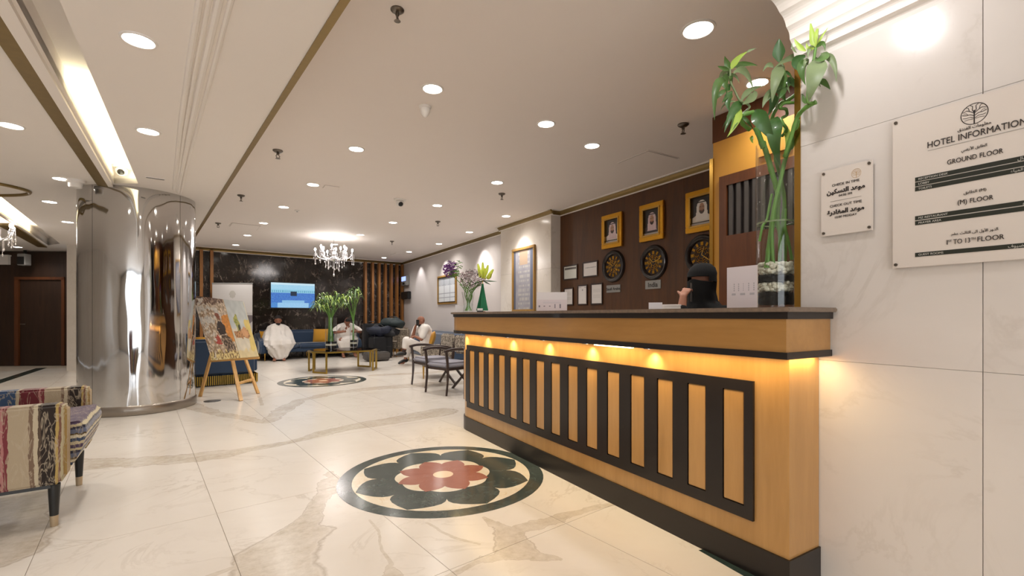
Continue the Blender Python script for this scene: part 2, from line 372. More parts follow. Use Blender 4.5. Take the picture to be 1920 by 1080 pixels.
def printed(name, m, nx, ny, w, h, fn, parent=None, rz=0.0, loc=(0, 0, 0), flip=False, thick=0.0):
    """a flat print standing in the local XZ plane facing -Y; fn(u,v)->rgb with v upward"""
    me = bpy.data.meshes.new(name); vs = []; fs = []
    for j in range(ny+1):
        for i in range(nx+1): vs.append((-w/2+w*i/nx, 0, h*j/ny))
    for j in range(ny):
        for i in range(nx): a = j*(nx+1)+i; fs.append((a, a+1, a+nx+2, a+nx+1))
    me.from_pydata(vs, [], fs); me.materials.append(M[m])
    at = me.color_attributes.new('print', 'FLOAT_COLOR', 'CORNER'); data = []
    for j in range(ny):
        for i in range(nx):
            c = fn((i+.5)/nx, (j+.5)/ny); c = rgb(c) if isinstance(c, str) else (*c[:3], 1)
            data += list(c)*4
    at.data.foreach_set('color', data)
    o = bpy.data.objects.new(name, me); COL.objects.link(o); o.location = loc; o.rotation_euler = (0, 0, rz)
    if parent: o.parent = parent
    return o
_fc = None
def text(s, size, m, parent, mtx, align='LEFT', name='lettering', bold=0.0, xs=1.0, fit=None):
    """lettering turned into a mesh; local text plane x right, y up"""
    c = bpy.data.curves.new('t', 'FONT'); c.body = s; c.size = size; c.align_x = align; c.extrude = .0006; c.offset = bold; c.resolution_u = 3
    o = bpy.data.objects.new('t', c); COL.objects.link(o); dg = bpy.context.evaluated_depsgraph_get()
    me = bpy.data.meshes.new_from_object(o.evaluated_get(dg)); bpy.data.objects.remove(o)
    if fit and len(me.vertices): xv = [v.co.x for v in me.vertices]; xs = fit/(max(xv)-min(xv))
    me.transform(mtx @ Matrix.Scale(xs, 4, (1, 0, 0))); me.materials.clear(); me.materials.append(M[m]); me.name = name
    n = bpy.data.objects.new(name, me); COL.objects.link(n)
    if parent: n.parent = parent
    return n
AR = {'ا': (0xFE8D, 2), 'أ': (0xFE83, 2), 'ب': (0xFE8F, 4), 'ة': (0xFE93, 2), 'ت': (0xFE95, 4), 'ث': (0xFE99, 4), 'ح': (0xFEA1, 4), 'د': (0xFEA9, 2), 'ر': (0xFEAD, 2), 'س': (0xFEB1, 4), 'ش': (0xFEB5, 4), 'ض': (0xFEBD, 4), 'ط': (0xFEC1, 4), 'ع': (0xFEC9, 4), 'غ': (0xFECD, 4), 'ف': (0xFED1, 4), 'ق': (0xFED5, 4), 'ك': (0xFED9, 4), 'ل': (0xFEDD, 4), 'م': (0xFEE1, 4), 'ن': (0xFEE5, 4), 'و': (0xFEED, 2), 'ى': (0xFEEF, 2), 'ي': (0xFEF1, 4), 'ص': (0xFEB9, 4), 'ه': (0xFEE9, 4)}
def arab(s):
    s = s.replace('لأ', '\u0001').replace('لا', '\u0002')
    T = dict(AR); T['\u0001'] = (0xFEF7, 2); T['\u0002'] = (0xFEFB, 2); out = []
    for i, ch in enumerate(s):
        if ch not in T: out.append(ch); continue
        b, k = T[ch]; prev = i > 0 and s[i-1] in T and T[s[i-1]][1] == 4; nxt = i+1 < len(s) and s[i+1] in T
        if k == 4: out.append(chr(b + (3 if prev and nxt else 1 if prev else 2 if nxt else 0)))
        else: out.append(chr(b + (1 if prev else 0)))
    return ''.join(reversed(out))

# ================================================================== STRUCTURE
# ---- floor with tiles
fl = MB().box((-8.2, -5.2, -.06), (5.2, 16.9, -.004)).build('floor', 'joint'); struct(fl)
TW, TL = .777, 1.42
tile = MB().box((0, 0, -.004), (TW-.003, TL-.003, 0)).build('tile', 'floor')
first = True
for i in range(-11, 8):
    for j in range(-6, 11):
        u = .365+TW*i; v = 1.89+TL*j
        p = G2*u+G1*v; c = p+G2*TW/2+G1*TL/2
        if c.x > 4.9 or c.x < -7.6 or c.y < -4.8 or c.y > 15.3+c.x*.146: continue
        if c.x > 2.45 and c.y < 1.0: continue
        o = tile if first else tile.copy()
        if not first: COL.objects.link(o)
        first = False
        o.location = (p.x, p.y, 0); o.rotation_euler = (0, 0, GA); o.parent = fl
# dark inlay strip in the far left floor
a = onz(-60, 735, 0); b = onz(78, 690, 0)
dd = (b-a).normalized(); nn = Vector((-dd.y, dd.x, 0))
o = MB().ext([a-nn*.09, a+nn*.09, a+nn*.09+Vector((0, 0, .002)), a-nn*.09+Vector((0, 0, .002))], (0, 0, 0), tuple(b-a)).build('inlay_strip', 'floorgreen', fl)
# green marble strip at the near foot of the counter
p = [onz(1310, 1032, 0), onz(1332, 1027, 0), onz(1480, 1106, 0), onz(1440, 1106, 0)]
MB().prism([(q.x, q.y) for q in p], 0, .0015).build('inlay_strip', 'floorgreen', fl)

# ---- ceilings
def poly_holes(name, outer, holes, z, m, thick=.06):
    loops = [[Vector((x, y, 0)) for x, y in outer]]+[[Vector((x, y, 0)) for x, y in h] for h in holes]
    tris = tessellate_polygon(loops); flat = [p for l in loops for p in l]
    mb = MB(); n = len(flat); vs = [(p.x, p.y, z) for p in flat]+[(p.x, p.y, z+thick) for p in flat]
    fs = [tuple(t) for t in tris]+[tuple(i+n for i in t) for t in tris]; k = 0
    for l in loops:
        for i in range(len(l)): a = k+i; b = k+(i+1) % len(l); fs.append((a, b, b+n, a+n))
        k += len(l)
    mb.add(vs, fs); return struct(mb.build(name, m))
E0 = onz(644, 0, CL); E1 = onz(393, 398, CL); ed = (E1-E0).normalized()
def eat(y): return E0+ed*((y-E0.y)/ed.y)
Ea = eat(-5.2); Eb = eat(16.9)
R0, R1 = onz(111, 0, CL), onz(259, 344, CL); L0, L1 = onz(30, 0, CL), onz(215, 344, CL)
def lin(a, b, y): return a+(b-a)*((y-a.y)/(b.y-a.y))
Rn = lin(R0, R1, 1.5); Ln = lin(L0, L1, 1.5)
coveA = [(Rn.x, Rn.y), (R1.x, R1.y), (L1.x, L1.y), (Ln.x, Ln.y)]
q = [onz(-60, 320, CL), onz(113, 457, CL), onz(90, 460, CL), onz(-80, 345, CL)]
coveB = [(v.x, v.y) for v in q]
ov = []; oc = onz(-32, 348, CL)
for k in range(32):
    a = 2*pi*k/32; ov.append((oc.x+1.02*cos(a), oc.y+1.5*sin(a)))
poly_holes('ceiling', [(-8.2, -5.2), (Ea.x, Ea.y), (Eb.x, Eb.y), (-8.2, 16.9)], [coveA, coveB], CL, 'plaster')
poly_holes('ceiling', [(Ea.x, Ea.y), (5.2, -5.2), (5.2, 16.9), (Eb.x, Eb.y)], [], CE, 'lounge')
# step face between the two ceilings and gold edge strip
n_ = Vector((ed.y, -ed.x, 0))
struct(MB().ext([Vector((0, 0, CL))+n_*.0, Vector((0, 0, CL))+n_*.02, Vector((0, 0, CE+.05))+n_*.02, Vector((0, 0, CE+.05))], tuple(Vector((Ea.x, Ea.y, 0))), tuple(Vector((Eb.x, Eb.y, 0)))).build('trim_1', 'lounge'))
struct(MB().ext([Vector((0, 0, CL-.008))-n_*.016, Vector((0, 0, CL-.008))+n_*.024, Vector((0, 0, CL+.03))+n_*.024, Vector((0, 0, CL+.03))-n_*.016], tuple(Vector((Ea.x, Ea.y, 0))), tuple(Vector((Eb.x, Eb.y, 0)))).build('trim_2', 'gold'))
# cove boxes
def cove(pts, h, name):
    n = len(pts); vs = [(x, y, CL+.0) for x, y in pts]+[(x, y, CL+h) for x, y in pts]
    fs = [(i, (i+1) % n, n+(i+1) % n, n+i) for i in range(n)]+[tuple(range(n, 2*n))]
    return struct(MB().add(vs, fs).build(name, 'plaster'))
cove(coveA, .16, 'trim_3'); cove(coveB, .16, 'trim_4')
def strip_between(a0, a1, b0, b1, z0, z1, y0, y1, name, m):
    a, b, c, d = lin(a0, a1, y0), lin(a0, a1, y1), lin(b0, b1, y1), lin(b0, b1, y0)
    return struct(MB().prism([(a.x, a.y), (b.x, b.y), (c.x, c.y), (d.x, d.y)], z0, z1).build(name, m))
Ga0, Ga1, Gb0, Gb1 = onz(0, 18, CL), onz(202, 344, CL), onz(0, 78, CL), onz(185, 348, CL)
strip_between(Ga0, Ga1, Gb0, Gb1, CL-.02, CL+.01, -2, 7.2, 'trim_5', 'gold')
strip_between(L0+Vector((-.02, 0, 0)), L1+Vector((-.02, 0, 0)), Ga0, Ga1, CL-.03, CL+.01, -2, 7.12, 'trim_6', 'plaster')
Ha0, Ha1, Hb0, Hb1 = onz(0, 405, CL-.02), onz(82, 460, CL-.02), onz(0, 425, CL-.02), onz(70, 463, CL-.02)
strip_between(Ha0, Ha1, Hb0, Hb1, CL-.02, CL+.01, 6.0, onz(76, 462, CL).y, 'trim_7', 'gold')
# oval gold ring in the ceiling
oc = onz(-62, 350, CL); mb = MB(); rr = []
for k in range(49):
    a = 2*pi*k/48; c_, s_ = cos(a), sin(a); rr.append(oc+RT*.60*abs(c_)**.8*(1 if c_ > 0 else -1)+FW*.36*abs(s_)**.8*(1 if s_ > 0 else -1)-Vector((0, 0, .01)))
mb.tube(rr, .022, 8, cap=False); struct(mb.build('trim_8', 'gold', smooth=True))
# mouldings swept along the lobby ceiling
La = [(374, 0), (355, 118), (339, 230), (326, 355)]; Lb = [(433, 0), (394, 148), (370, 237), (338, 362)]
def ribs():
    k = 9
    for t, r in ((0, .018), (.3, .013), (.62, .020), (1.0, .014)):
        pts = []
        for (a, b) in zip(La, Lb):
            p = onz(a[0]*(1-t)+b[0]*t, a[1]*(1-t)+b[1]*t, CL); pts.append(p)
        d = (pts[0]-pts[1]).normalized(); pts = [pts[0]+d*3.5]+pts
        sm = []
        for i in range(len(pts)-1):
            for q in range(6): sm.append(pts[i].lerp(pts[i+1], q/6))
        sm.append(pts[-1])
        struct(MB().tube(sm, r, 8).build('trim_%d' % k, 'rib', smooth=True)); k += 1
ribs()

# ---- walls
WX = 2.31
wr = MB().box((WX+.008, -5.2, 0), (WX+.34, 1.216, CE)).build('wall_right', 'joint'); struct(wr)
zs = [0, .997, 2.006, 2.75]; ys = [-5.1, -4.06, -2.9, -1.745, -.585, .577, 1.214]
for i in range(len(ys)-1):
    for j in range(3):
        MB().box((WX, ys[i]+.0012, zs[j]+.0007), (WX+.021, ys[i+1]-.0012, zs[j+1]-.0007)).build('marble_slab', 'marble', wr)
MB().box((WX+.0, 1.214, 0), (WX+.345, 1.225, CE)).build('end_panel', 'marble', wr)
struct(MB().box((WX-.006, 1.205, 1.236), (WX+.02, 1.232, 2.42)).build('trim_20', 'brass'))
# stepped crown moulding over the marble wall, ending level with the wall's end
pr_ = [(2.31, 2.40), (2.285, 2.40), (2.28, 2.425), (2.255, 2.43), (2.245, 2.455), (2.236, 2.455), (2.232, 2.475), (2.222, 2.48), (2.215, 2.52), (2.19, 2.525), (2.18, 2.555), (2.15, 2.56), (2.13, 2.59), (2.09, 2.595), (2.06, 2.627), (1.2, 2.66), (1.2, 3.1), (2.5, 3.1), (2.5, 2.4)]
def fluted():
    pts = [(2.31, 2.395)]
    steps = [(2.31, 2.395), (2.272, 2.425), (2.245, 2.462), (2.235, 2.50), (2.205, 2.55), (2.15, 2.60), (2.06, 2.635)]
    for (a, b) in zip(steps, steps[1:]):
        d = Vector((b[0]-a[0], b[1]-a[1])); n = Vector((d.y, -d.x)).normalized()
        if n.x > 0: n = -n
        for q in range(1, 7):
            t = q/6; pt = Vector(a)+d*t+n*(-.010*sin(pi*t)) ; pts.append((pt.x, pt.y))
    return pts
prof = fluted()+[(1.86, 2.65), (1.86, 3.1), (2.5, 3.1), (2.5, 2.395)]
struct(MB().ext([(x, 0, z) for x, z in prof], (0, -5.2, 0), (0, 1.216, 0)).build('trim_21', 'rib'))
# lounge right wall, marble pillar, wood panelling
struct(MB().box((4.78, 8.0, 0), (5.1, 15.9, CE)).build('wall_lounge_side', 'greywall'))
wp = MB().box((4.80, 1.2, 0), (5.1, 8.0, CE)).build('wall_panelled', 'ebony'); struct(wp)
yy = 1.3
for k in range(4): MB().box((4.78, yy+.001, 0), (4.80, yy+1.294-.001, CE)).build('panel', 'walnut', wp); yy += 1.294
pil = MB().box((4.60, 6.49, 0), (4.79, 8.21, CE)).build('wall_pillar', 'joint'); struct(pil)
for (z0, z1) in ((0, 1.0), (1.0, 2.02), (2.02, CE)):
    MB().box((4.58, 6.47, z0+.001), (4.79, 7.35-.001, z1-.001)).build('marble_slab', 'beige', pil)
    MB().box((4.58, 7.35+.001, z0+.001), (4.79, 8.229, z1-.001)).build('marble_slab', 'beige', pil)
# cornices of the lounge
def cornice(a, b, inn, name, h=.07, d=.06, m='gold'):
    a = Vector(a); b = Vector(b); inn = Vector(inn)
    P = [Vector((0, 0, CE)), Vector((0, 0, CE-h)), inn*(d*.35)+Vector((0, 0, CE-h)), inn*(d*.5)+Vector((0, 0, CE-h*.6)), inn*d+Vector((0, 0, CE-h*.25)), inn*d+Vector((0, 0, CE))]
    struct(MB().ext(P, tuple(a), tuple(b)).build(name, m))
    q = [inn*(-.001)+Vector((0, 0, CE-h-.014)), inn*(d*.3)+Vector((0, 0, CE-h-.014)), inn*(d*.3)+Vector((0, 0, CE-h)), Vector((0, 0, CE-h))]
    struct(MB().ext(q, tuple(a), tuple(b)).build(name+'0', 'plaster'))
    q = [inn*d+Vector((0, 0, CE-.012)), inn*(d+.03)+Vector((0, 0, CE-.012)), inn*(d+.03)+Vector((0, 0, CE)), inn*d+Vector((0, 0, CE))]
    struct(MB().ext(q, tuple(a), tuple(b)).build(name+'1', 'plaster'))
cornice((4.78, 2.7, 0), (4.78, 6.47, 0), (-1, 0, 0), 'trim_22')
cornice((4.58, 6.41, 0), (4.58, 8.28, 0), (-1, 0, 0), 'trim_23')
cornice((4.78, 8.22, 0), (4.78, 15.4, 0), (-1, 0, 0), 'trim_24')
bl = BWP-G2*7.3
cornice(BWP-G2*.0, bl, -G1, 'trim_25', .085, .1)
cornice((4.79, 6.47, 0), (4.56, 6.47, 0), (0, -1, 0), 'trim_26')
# back wall of black marble in slabs (rotated frame: local x to the left along the wall)
bw = sroot('wall_back', (BWP.x, BWP.y, 0), GA)
MB().box((-7.45, .03, 0), (.3, .3, CE)).build('backing', 'ebony', bw)
for i in range(8):
    for j, (z0, z1) in enumerate(((0, 1.2), (1.2, 2.1), (2.1, CE))):
        MB().box((-.93*(i+1)+.002, .0, z0+.002), (-.93*i-.002, .03, z1-.002)).build('marble_slab', 'black', bw)
# vertical slats in front of it
sl = thing('slat_screen', 'row of seven gold brown vertical slats at the right end of the black marble wall', 'slats', (BWP.x, BWP.y, 0), GA)
for s in (1.335, 1.10, .88, .665, .455, .255, .07):
    MB().box((-s-.035, -.13, .0), (-s+.035, -.0, CE-.08)).build('slat', 'slatw' if 'slatw' in M else 'easel', sl)
sl2 = thing('slat_screen', 'pair of gold brown vertical slats left of the roll-up banner', 'slats', (BWP.x, BWP.y, 0), GA)
for s in (5.71, 5.48): MB().box((-s-.035, -.13, .0), (-s+.035, -.0, CE-.08)).build('slat', 'slatw', sl2)
# louvred partition block behind the counter
PX = 3.7
pt = thing('service_cabinet', 'floor-to-ceiling wooden service cabinet with amber panel and louvred door behind the counter', 'cabinet')
MB().box((PX+.02, 1.5, 0), (4.75, 2.70, CE-.002)).build('carcass', 'mahog', pt)
MB().box((PX, 1.5, 2.76), (PX+.02, 2.70, CE-.002)).build('top_rail', 'mahog', pt, bevel=.002)
MB().box((PX-.002, 1.5, 1.0), (PX+.02, 2.69, 2.76)).build('amber_panel', 'yellow', pt)
MB().box((PX-.02, 2.68, .0), (PX+.03, 2.715, 2.62)).build('corner_strip', 'brass', pt)
dr = MB(); dz0, dz1 = 1.9, 2.34
dr.box((PX-.03, 1.5, .9), (PX-.002, 2.61, dz0)); dr.box((PX-.03, 1.5, dz1), (PX-.002, 2.61, 2.43)); dr.box((PX-.03, 2.54, dz0), (PX-.002, 2.61, dz1)); dr.box((PX-.03, 1.5, dz0), (PX-.002, 1.9, dz1))
do = dr.build('door', 'mahog', pt)
MB().box((PX-.006, 1.9, dz0), (PX-.003, 2.54, dz1)).build('recess', 'ebony', do)
for k in range(9):
    y = 2.5-.072*k; MB().box((PX-.026, y-.018, dz0), (PX-.01, y+.018, dz1)).build('louvre_slat', 'bagb', do)
MB().box((PX-.03, 2.0, 2.5), (PX-.004, 2.25, 2.6)).build('top_block', 'yellow', do)
# enclosing walls outside the view (seen in the polished column)
# street glazing of the lobby, behind the camera (outside the frame): daylight comes in here
struct(MB().box((-8.3, -5.2, 0), (-8.2, 16.9, CE)).build('wall_left', 'beige'))
gz = sroot('window_1'); gf = MB(); gf.box((-8.3, -5.3, 0), (WX, -5.2, .08)).box((-8.3, -5.3, CL-.12), (5.2, -5.2, CE))
struct(MB().box((-8.2, -5.3, 0), (-5.0, -5.2, CE)).build('wall_front_left', 'beige')); struct(MB().box((.9, -5.3, 0), (WX, -5.2, CE)).build('wall_front_right', 'beige'))
for k in range(4): x = -5.0+1.97*k; gf.box((x-.04, -5.3, 0), (x+.04, -5.2, CL))
gf.build('window_frame', 'bagb', gz)
struct(MB().box((WX, -5.3, 0), (5.2, -5.2, CE)).build('wall_front', 'greywall'))
struct(MB().box((5.1, -5.2, 0), (5.2, 1.3, CE)).build('wall_service', 'greywall'))
struct(MB().box((-8.3, 16.6, 0), (-2.4, 16.7, CE)).build('wall_far', 'greywall'))
struct(MB().box((3.6, 1.21, 0), (5.1, 1.26, CE)).build('wall_office', 'greywall'))
# far left: wood wall with two doors and a white pillar
dw_o = dep(62, 592, 11.1); dw_o.z = 0
dwall = sroot('wall_left_back', (dw_o.x, dw_o.y, 0), -.50)
for (x0, x1) in ((-4.6, -2.9), (-2.9, -1.2), (-1.2, -.42), (.72, 1.5)):
    MB().box((x0+.003, 0, 0), (x1-.003, .08, 2.74)).build('panel', 'doorw', dwall)
MB().box((-.42, 0, 2.12), (.72, .08, 2.74)).build('panel', 'doorw', dwall)
MB().box((-4.6, .08, 0), (1.5, .14, 2.74)).build('backing', 'ebony', dwall)
dor = sroot('door_1', (dw_o.x, dw_o.y, 0), -.50)
MB().box((-.32, .02, 0), (.66, .06, 2.06)).build('door_leaf', 'doorw', dor)
MB().box((-.42, -.02, 0), (-.33, .05, 2.12)).build('door_frame', 'mahog', dor); MB().box((.67, -.02, 0), (.74, .05, 2.12)).build('door_frame', 'mahog', dor); MB().box((-.42, -.02, 2.065), (.74, .05, 2.13)).build('door_frame', 'mahog', dor)
MB().tube([(-.24, -.03, 1.0), (-.24, -.05, 1.0), (-.12, -.05, 1.0)], .011, 8).build('door_handle', 'chrome', dor, smooth=True)
mb = MB().box((-4.6, -.06, 2.42), (-.52, .0, 2.62)); mb.build('lintel_panel', 'plaster', dwall); MB().box((-4.6, -.09, 2.62), (-.5, .0, 2.65)).build('lintel_trim', 'plaster', dwall)
p0 = dep(125, 592, 10.1); p1 = dep(143, 592, 10.1)
struct(MB().ext([Vector((p0.x, p0.y, 0)), Vector((p1.x+.5*RT.x, p1.y+.5*RT.y, 0)), Vector((p1.x+.5*RT.x, p1.y+.5*RT.y, 0))+FW*.5, Vector((p0.x, p0.y, 0))+FW*.5], (0, 0, 0), (0, 0, CL)).build('wall_pier', 'beige'))

# ---- polished column
cc = Vector((-1.124, 7.689, 0)); CR = .605
colm = thing('steel_column', 'huge round mirror-polished steel column between the doors and the easel', 'column', tuple(cc))
def arc_shell(r, a0, a1, z0, z1, n=40):
    mb = MB(); vs = []; fs = []
    for i in range(n+1):
        a = a0+(a1-a0)*i/n
        vs += [(r*cos(a), r*sin(a), z0), (r*cos(a), r*sin(a), z1)]
    for i in range(n): k = 2*i; fs.append((k, k+2, k+3, k+1))
    return mb.add(vs, fs)
# seams seen at two bearings
def seam(px):
    r = ray(px, 592); r.z = 0; r.normalize(); b = r.dot(cc); h = sqrt(max(0, CR**2-(cc.length_squared-b*b))); p = r*(b-h)-cc; return atan2(p.y, p.x)
s1, s2 = seam(173), seam(338)
if s1 < 0: s1 += 2*pi
if s2 < 0: s2 += 2*pi
g = .004
for (a0, a1) in ((s1+g, s2-g), (s2+g, s2+2.2-g), (s2+2.2+g, s1+2*pi-g)):
    arc_shell(CR, a0, a1, .115, CL-.0, 60).build('steel_panel', 'steel', colm, smooth=True)
MB().lathe([(CR-.012, 0), (CR-.012, CL)], 64, cap=False).build('core', 'ebony', colm, smooth=True)
MB().lathe([(CR+.004, 0), (CR+.012, .01), (CR+.012, .1), (CR, .118), (CR-.02, .118)], 72, cap=False).build('base_ring', 'basesteel', colm, smooth=True)

# ================================================================== RECEPTION COUNTER
ctr = thing('reception_counter', 'long maple reception counter with black slatted front and dark stone top', 'reception desk')
CX = 2.06; Yn, Yf = 1.123, 4.72
def plan(x, yn, yf, r, back=2.75, yback=None):
    pts = [(back, yn), (x, yn)]
    cx, cy = x+r, yf-r
    for k in range(9):
        a = pi - (pi/2)*k/8; pts.append((cx+r*cos(a), cy+r*sin(a)))
    pts.append((back, yf)); return pts
def slabby(x, yn, yf, r, z0, z1, back=2.75, notch=True):
    """counter plan that steps round the end of the marble wall"""
    p = plan(x, yn, yf, r, back)
    if notch: p = [(back, 1.24), (2.305, 1.24), (2.305, yn)] + p[1:]
    return MB().prism(p, z0, z1)
slabby(CX, Yn, Yf, .30, .137, 1.02).build('body', 'maple', ctr, smooth=True)
slabby(CX-.012, Yn-.008, Yf+.012, .31, 0, .137).build('plinth', 'ebony', ctr, smooth=True)
slabby(1.95, 1.075, Yf+.11, .40, 1.045, 1.19).build('fascia', 'maple_h', ctr, smooth=True)
slabby(1.942, 1.067, Yf+.118, .41, 1.018, 1.047).build('lower_band', 'ebony', ctr, smooth=True)
slabby(1.938, 1.063, Yf+.12, .41, 1.186, 1.216).build('upper_band', 'ebony', ctr, smooth=True)
slabby(1.915, 1.045, Yf+.14, .42, 1.216, 1.236, notch=True).build('worktop', 'granite', ctr, smooth=True, bevel=.004)
# black frame and raised maple panels
def frontslab(ya, yb, z0, z1, t, name, m, bev=0.0):
    """piece on the counter front between two distances along it; follows the rounded far end"""
    r = .30; cy = Yf-r; pts = []; n = 8 if yb > cy else 1
    def at_s(s, off):
        if s <= cy: return (CX-off, s)
        a = pi-(s-cy)/r; return (CX+r+(r+off)*cos(a), cy+(r+off)*sin(a))
    ss = [ya+(yb-ya)*k/n for k in range(n+1)]
    poly = [at_s(s, t) for s in ss]+[at_s(s, -.002) for s in reversed(ss)]
    return MB().prism(poly, z0, z1).build(name, m, ctr, bevel=bev)
Z0, Z1 = .247, .896
frontslab(1.28, 4.86, .845, Z1, .014, 'frame_rail', 'ebony'); frontslab(1.28, 4.86, Z0, .305, .014, 'frame_rail', 'ebony')
edges = [1.28]
for k in range(17):
    a = 1.324+.2075*k; b = a+.112
    frontslab(edges[-1], a, .305, .845, .014, 'stile', 'ebony')
    frontslab(a+.003, b-.003, .309, .841, .010, 'raised_panel', 'maple', .003)
    edges.append(b)
# lights under the overhang
for k, (px, py) in enumerate(((868, 632), (905, 633), (952, 636), (1019, 640), (1099, 648), (1215, 655))):
    p = onx(px, py, 2.0) if k else Vector((2.0, 4.44, 1.0))
    h = MB().lathe([(.022, 1.012), (.026, 1.012), (.026, 1.018), (.0, 1.018)], 16, (p.x, p.y, 0)).build('under_light', 'chrome', ctr, smooth=True)
    MB().lathe([(.0, 1.0145), (.020, 1.0145)], 16, (p.x, p.y, 0), cap=False).build('lens', 'warmlens', h)
    lamp('SPOT', (2.018, p.y, 1.009), 4.6, (1, .80, .50), spot_size=radians(110), spot_blend=1.0, shadow_soft_size=.02, rot=(0, radians(-14), 0), name='counter_spot')
MB().box((1.985, 2.0, 1.008), (2.015, 2.32, 1.018)).build('tube_light', 'warmlens', ctr)
lamp('AREA', (1.985, 2.85, 1.012), 7.0, (1, .70, .30), shape='RECTANGLE', size=.06, size_y=3.5, name='counter_strip_light')
lamp('AREA', (2.14, 1.098, 1.012), .6, (1, .70, .32), shape='RECTANGLE', size=.25, size_y=.03, name='counter_end_light')

# ================================================================== FLOOR MEDALLIONS
def medallion(c, r, label, petals, rot):
    t = thing('floor_medallion', label, 'medallion', (c[0], c[1], 0), rot)
    def disc(ra, z, name, m, n=64, fn=None):
        pts = [(ra*cos(2*pi*k/n)*(fn(2*pi*k/n) if fn else 1), ra*sin(2*pi*k/n)*(fn(2*pi*k/n) if fn else 1)) for k in range(n)]
        return MB().prism(pts, 0, z).build(name, m, t)
    disc(r, .0012, 'outer_ring', 'green_in')
    disc(r*.865, .0016, 'field', 'yel_in')
    def petal(a, r0, r1, wd, z, m, name):
        N = 10; pts = []
        for sgn in (1, -1):
            for k in range(N+1):
                q = k/N if sgn == 1 else 1-k/N
                rr = r0+(r1-r0)*q; h = wd*(sin(pi*min(1, q*.62+.32)**1.15) if q < 1 else 0)*(1 if q < .98 else .0)
                h = wd*(.80+.20*q/.6) if q < .6 else wd*(1-((q-.6)/.4)**2)
                pts.append((rr*cos(a)-sgn*h*sin(a), rr*sin(a)+sgn*h*cos(a)))
        MB().prism(pts, 0, z).build(name, m, t)
    for k in range(petals): petal(2*pi*k/petals-.09, r*.30, r*.86, r*.25, .0020+.00002*k, 'green_in', 'green_petal')
    disc(r*.47, .0026, 'inner_field', 'yel_in', 96, lambda a: .93+.07*abs(sin(a*petals/2)))
    for k in range(petals): petal(2*pi*k/petals-.09, r*.05, r*.465, r*.125, .0030+.00002*k, 'red_in', 'red_petal')
    disc(r*.10, .0035, 'centre', 'cream_in', 32)
medallion((1.325, 3.275), .755, 'large round floor medallion with green and red petals beside the counter', 8, GA)
medallion((1.33, 9.12), .76, 'round floor medallion in front of the gold coffee table', 8, GA)

# ================================================================== CEILING FITTINGS
def downlight(px, py, z, label, grp, en=1.0, r=.075):
    p = onz(px, py, z)
    t = thing('ceiling_downlight', label, 'downlight', tuple(p), 0, grp)
    MB().lathe([(r*.93, -.002), (r*1.0, -.008), (r*1.14, -.006), (r*1.18, 0)], 28, cap=False).build('trim_ring', 'white', t, smooth=True)
    MB().lathe([(0, -.004), (r*.95, -.004)], 28, cap=False).build('lens', 'lens', t)
    if en: lamp('SPOT', (p.x, p.y, z-.02), LW*en, WARM, spot_size=radians(150), spot_blend=1.0, shadow_soft_size=.07, name='downlight_beam')
    return t
RG = 'downlights in the lounge ceiling'; LG = 'downlights in the lobby ceiling'
for px, py, lb in (
  (1309, 55, 'largest bright downlight nearest the camera above the counter'),
  (811, 166, 'bright downlight just above the white cone-shaped detector'),
  (1024, 232, 'bright ceiling downlight midway between the cone detector and the ceiling hatch'),
  (1110, 273, 'bright ceiling downlight just left of the square ceiling hatch'),
  (668, 279, 'bright downlight between two sprinklers near the gold ceiling strip'),
  (932, 342, 'ceiling downlight directly above a small sprinkler near the panelled wall'),
  (1420, 155, 'bright ceiling downlight seen behind the bamboo leaves'),
  (587, 346, 'ceiling downlight beside the small ceiling access plate'),
  (532, 388, 'ceiling downlight second in the row left of the chandelier, counted from the camera'),
  (494, 418, 'ceiling downlight beside the long air grille left of the chandelier'),
  (464, 441, 'ceiling downlight behind the long air grille near the black marble wall'),
  (442, 459, 'farthest left lounge downlight right by the gold cornice of the marble wall'),
  (820, 385, 'ceiling downlight to the right of the dome camera in the lounge'),
  (737, 417, 'ceiling downlight below the dome camera, above the chandelier'),
  (676, 440, 'ceiling downlight just right of and before the chandelier'),
  (628, 458, 'ceiling downlight directly behind the chandelier stem'),
  (949, 405, 'ceiling downlight nearest the marble pillar'),
  (880, 435, 'ceiling downlight by the grey wall above the purple flowers'),
  (823, 457, 'ceiling downlight by the grey wall above the small framed chart'),
  (767, 472, 'ceiling downlight nearest the far corner above the slats'),
  (720, 483, 'small far ceiling downlight above the slats')):
    downlight(px, py, CE, lb, RG, .8 if py < 275 or px > 900 else 1.7, .09 if px == 1309 else .075)
for px, py, lb in (
  (260, 75, 'nearest oval-looking downlight right of the lit ceiling recess'),
  (278, 246, 'downlight right of the lit ceiling recess, nearer the steel column'),
  (20, 235, 'downlight left of the dark gold ceiling band, nearest the camera'),
  (115, 335, 'downlight beside the white detector left of the steel column'),
  (93, 378, 'downlight between the oval ring and the steel column'),
  (127, 416, 'small downlight above the white pier'),
  (33, 463, 'farthest lobby downlight above the lintel over the doors')):
    downlight(px, py, CL, lb, LG, .9)
# lights of the part of the lobby behind the camera (out of frame): plain luminaires of the same kind
for (x, y) in ((-.5, 1.0), (-.5, -1.6), (-2.6, 1.2), (-2.6, -1.6), (-5, 1.2), (-5, 4.6), (-5, 8.0), (1.2, -1.2), (-1.6, -3.8), (.9, -3.8), (-5, -2.5), (-4.4, 11.5)):
    lamp('SPOT', (x, y, CL-.04), LW*.95, WARM, spot_size=radians(150), spot_blend=1.0, shadow_soft_size=.08, name='lobby_beam')
lamp('SPOT', (1.72, .95, 2.62), 10, (1, .97, .98), spot_size=radians(140), spot_blend=1.0, shadow_soft_size=.05, rot=(0, radians(-50), 0), name='wall_wash')
